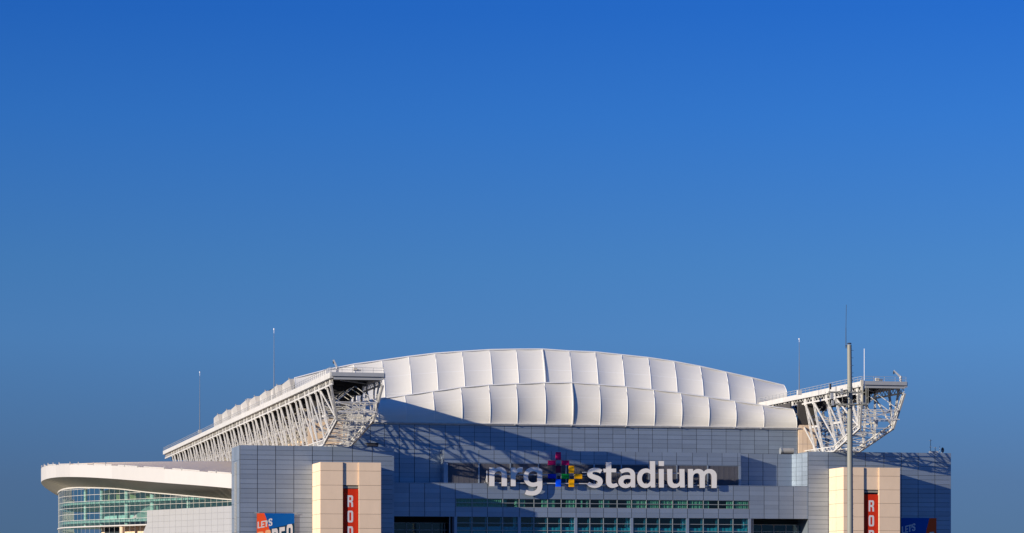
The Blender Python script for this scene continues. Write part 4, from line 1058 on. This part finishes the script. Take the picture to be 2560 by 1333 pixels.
# ================================================================== MONOPOLE
dP = 430.0; B = PD(2125, 1475, dP); B.z = 0
pole = empty('antenna_monopole', B, 'tall round galvanised antenna monopole standing in front of the stadium corner', 'mast')
px = dP / F
def q3(u, v, dy=0.0): p = PD(u, v, dP) - B; p.y += dy; return p
zt_ = q3(2123, 858).z
m_ = MB(); secs = [(2125.5, 1475, 7.3), (2125.3, 1250, 6.9), (2124.6, 1016, 6.3), (2124.4, 968, 6.1), (2123.2, 862, 5.5)]
m_.tube([(q3(u, v).x, 0, q3(u, v).z) for u, v, r_ in [(2125.5, 1633, 7)]] + [(q3(u, v).x, 0, q3(u, v).z) for u, v, r_ in secs], 8.2 * px, 28, r2=5.5 * px); m_.build('shaft', M_POLE, pole)
m_ = MB(); c = q3(2123.2, 860); m_.tube([(c.x, 0, c.z), (c.x, 0, c.z + .15)], 5.9 * px, 24, r2=4.5 * px); m_.build('cap', M_BLACK, pole)
m_ = MB()
for v in (968, 987, 1016, 1250, 1262):
    c = q3(2124.6, v); m_.tube([(c.x, 0, c.z - .08), (c.x, 0, c.z + .08)], 6.9 * px, 24)
m_.build('collar', M_POLE, pole)
v = 876
while v < 1340:
    a = q3(2129.5, v); b = MB(); b.bar((a.x, 0, a.z), (a.x + .30, 0, a.z), .05); b.build('step_peg', M_BLACK, pole); v += 18.8 * (1 if random.random() < .8 else .5)
m_ = MB(); a = q3(2114, 866); m_.tube([(a.x, 0, a.z - .35), (a.x, 0, q3(2114, 820).z)], .06, 8, r2=.05); m_.tube([(a.x, 0, q3(2114, 820).z), (q3(2115, 0).x, 0, q3(2114, 762).z)], .035, 6); m_.bar((a.x - .1, 0, a.z + .1), (a.x + .4, 0, a.z + .1), .08); m_.bar((a.x - .1, 0, a.z - .1), (a.x + .4, 0, a.z - .1), .06); m_.build('whip_aerial', M_BLACK, pole)
m_ = MB(); a = q3(2155.7, 975, -.9); m_.tube([(a.x, a.y, q3(0, 973).z), (a.x, a.y, q3(0, 873).z)], .055, 8); m_.build('white_whip', M_LAMP, pole)
# platform frames (two triangular rings) with pipes
def ring(v, lab):
    z = q3(0, v).z; cx_ = q3(2124.6, v).x; m_ = MB()
    c3 = [Vector((cx_ + (2062 - 2124) * px, -1.0, z)), Vector((cx_ + (2160 - 2124) * px, -1.4, z)), Vector((cx_ + .3, 2.6, z))]
    for i in range(3): m_.bar(c3[i], c3[(i+1) % 3], .14, .16)
    for i in range(3): m_.bar(Vector((cx_, 0, z)), c3[i].lerp(c3[(i+1) % 3], .5), .18, .16)
    m_.build(lab, M_POLE, pole); return c3
ra = ring(982, 'upper_frame'); rb_ = ring(1012, 'lower_frame')
for u, v0, v1, r_ in ((2067, 962, 1018, .06), (2083, 968, 1016, .05), (2099, 972, 1014, .04), (2138, 965, 1016, .06), (2150, 962, 1018, .06), (2158, 966, 1022, .07), (2163, 968, 1014, .05)):
    a = q3(u, v0, -1.3); c = q3(u, v1, -1.3); m_ = MB(); m_.tube([a, c], r_, 8); m_.build('mount_pipe', M_POLE, pole)
for (u0, v0, u1, v1, mt, dy) in ((2144.5, 951.5, 2151.5, 964.5, M_ANT, -1.5), (2146, 966, 2153, 978, M_ANT, -1.5), (2147.5, 988, 2153, 1006, M_ANT, -1.45), (2155, 990, 2160, 1010, M_GREY, -1.2), (2063, 962, 2066.5, 976, M_BLACK, -1.2), (2066, 985, 2073, 1000, M_GREY, -1.1), (2093, 974, 2099, 988, M_GREY, -1.0), (2138, 990, 2143, 1004, M_GREY, -1.2), (2069, 1003, 2075, 1016, M_GREY, -1.0)):
    a, c = q3(u0, v0, dy), q3(u1, v1, dy); b = MB(); b.box(a.x, c.x, dy - .15, dy + .15, c.z, a.z); b.build('panel_antenna', mt, pole)
m_ = MB()
for k in range(26):
    u = random.choice((random.uniform(2060, 2100), random.uniform(2136, 2164))); v = random.uniform(975, 1016)
    a = q3(u, v, random.uniform(-1.5, 0)); m_.bar(a, a + Vector((random.uniform(-.8, .8), random.uniform(-.3, .3), random.uniform(-.5, .5))), .05)
m_.build('cabling', M_BLACK, pole)
m_ = MB(); a = q3(2063.5, 1017, -1.2)
for u in (2060, 2150, 2158): 
    a = q3(u, 1013, -1.3); m_.tube([a, a + Vector((0, 0, -.7))], .10, 8)
m_.build('drip_pipe', M_BLACK, pole)

for o_ in (lowroof, uproof, hall, club): o_['kind'] = 'thing'
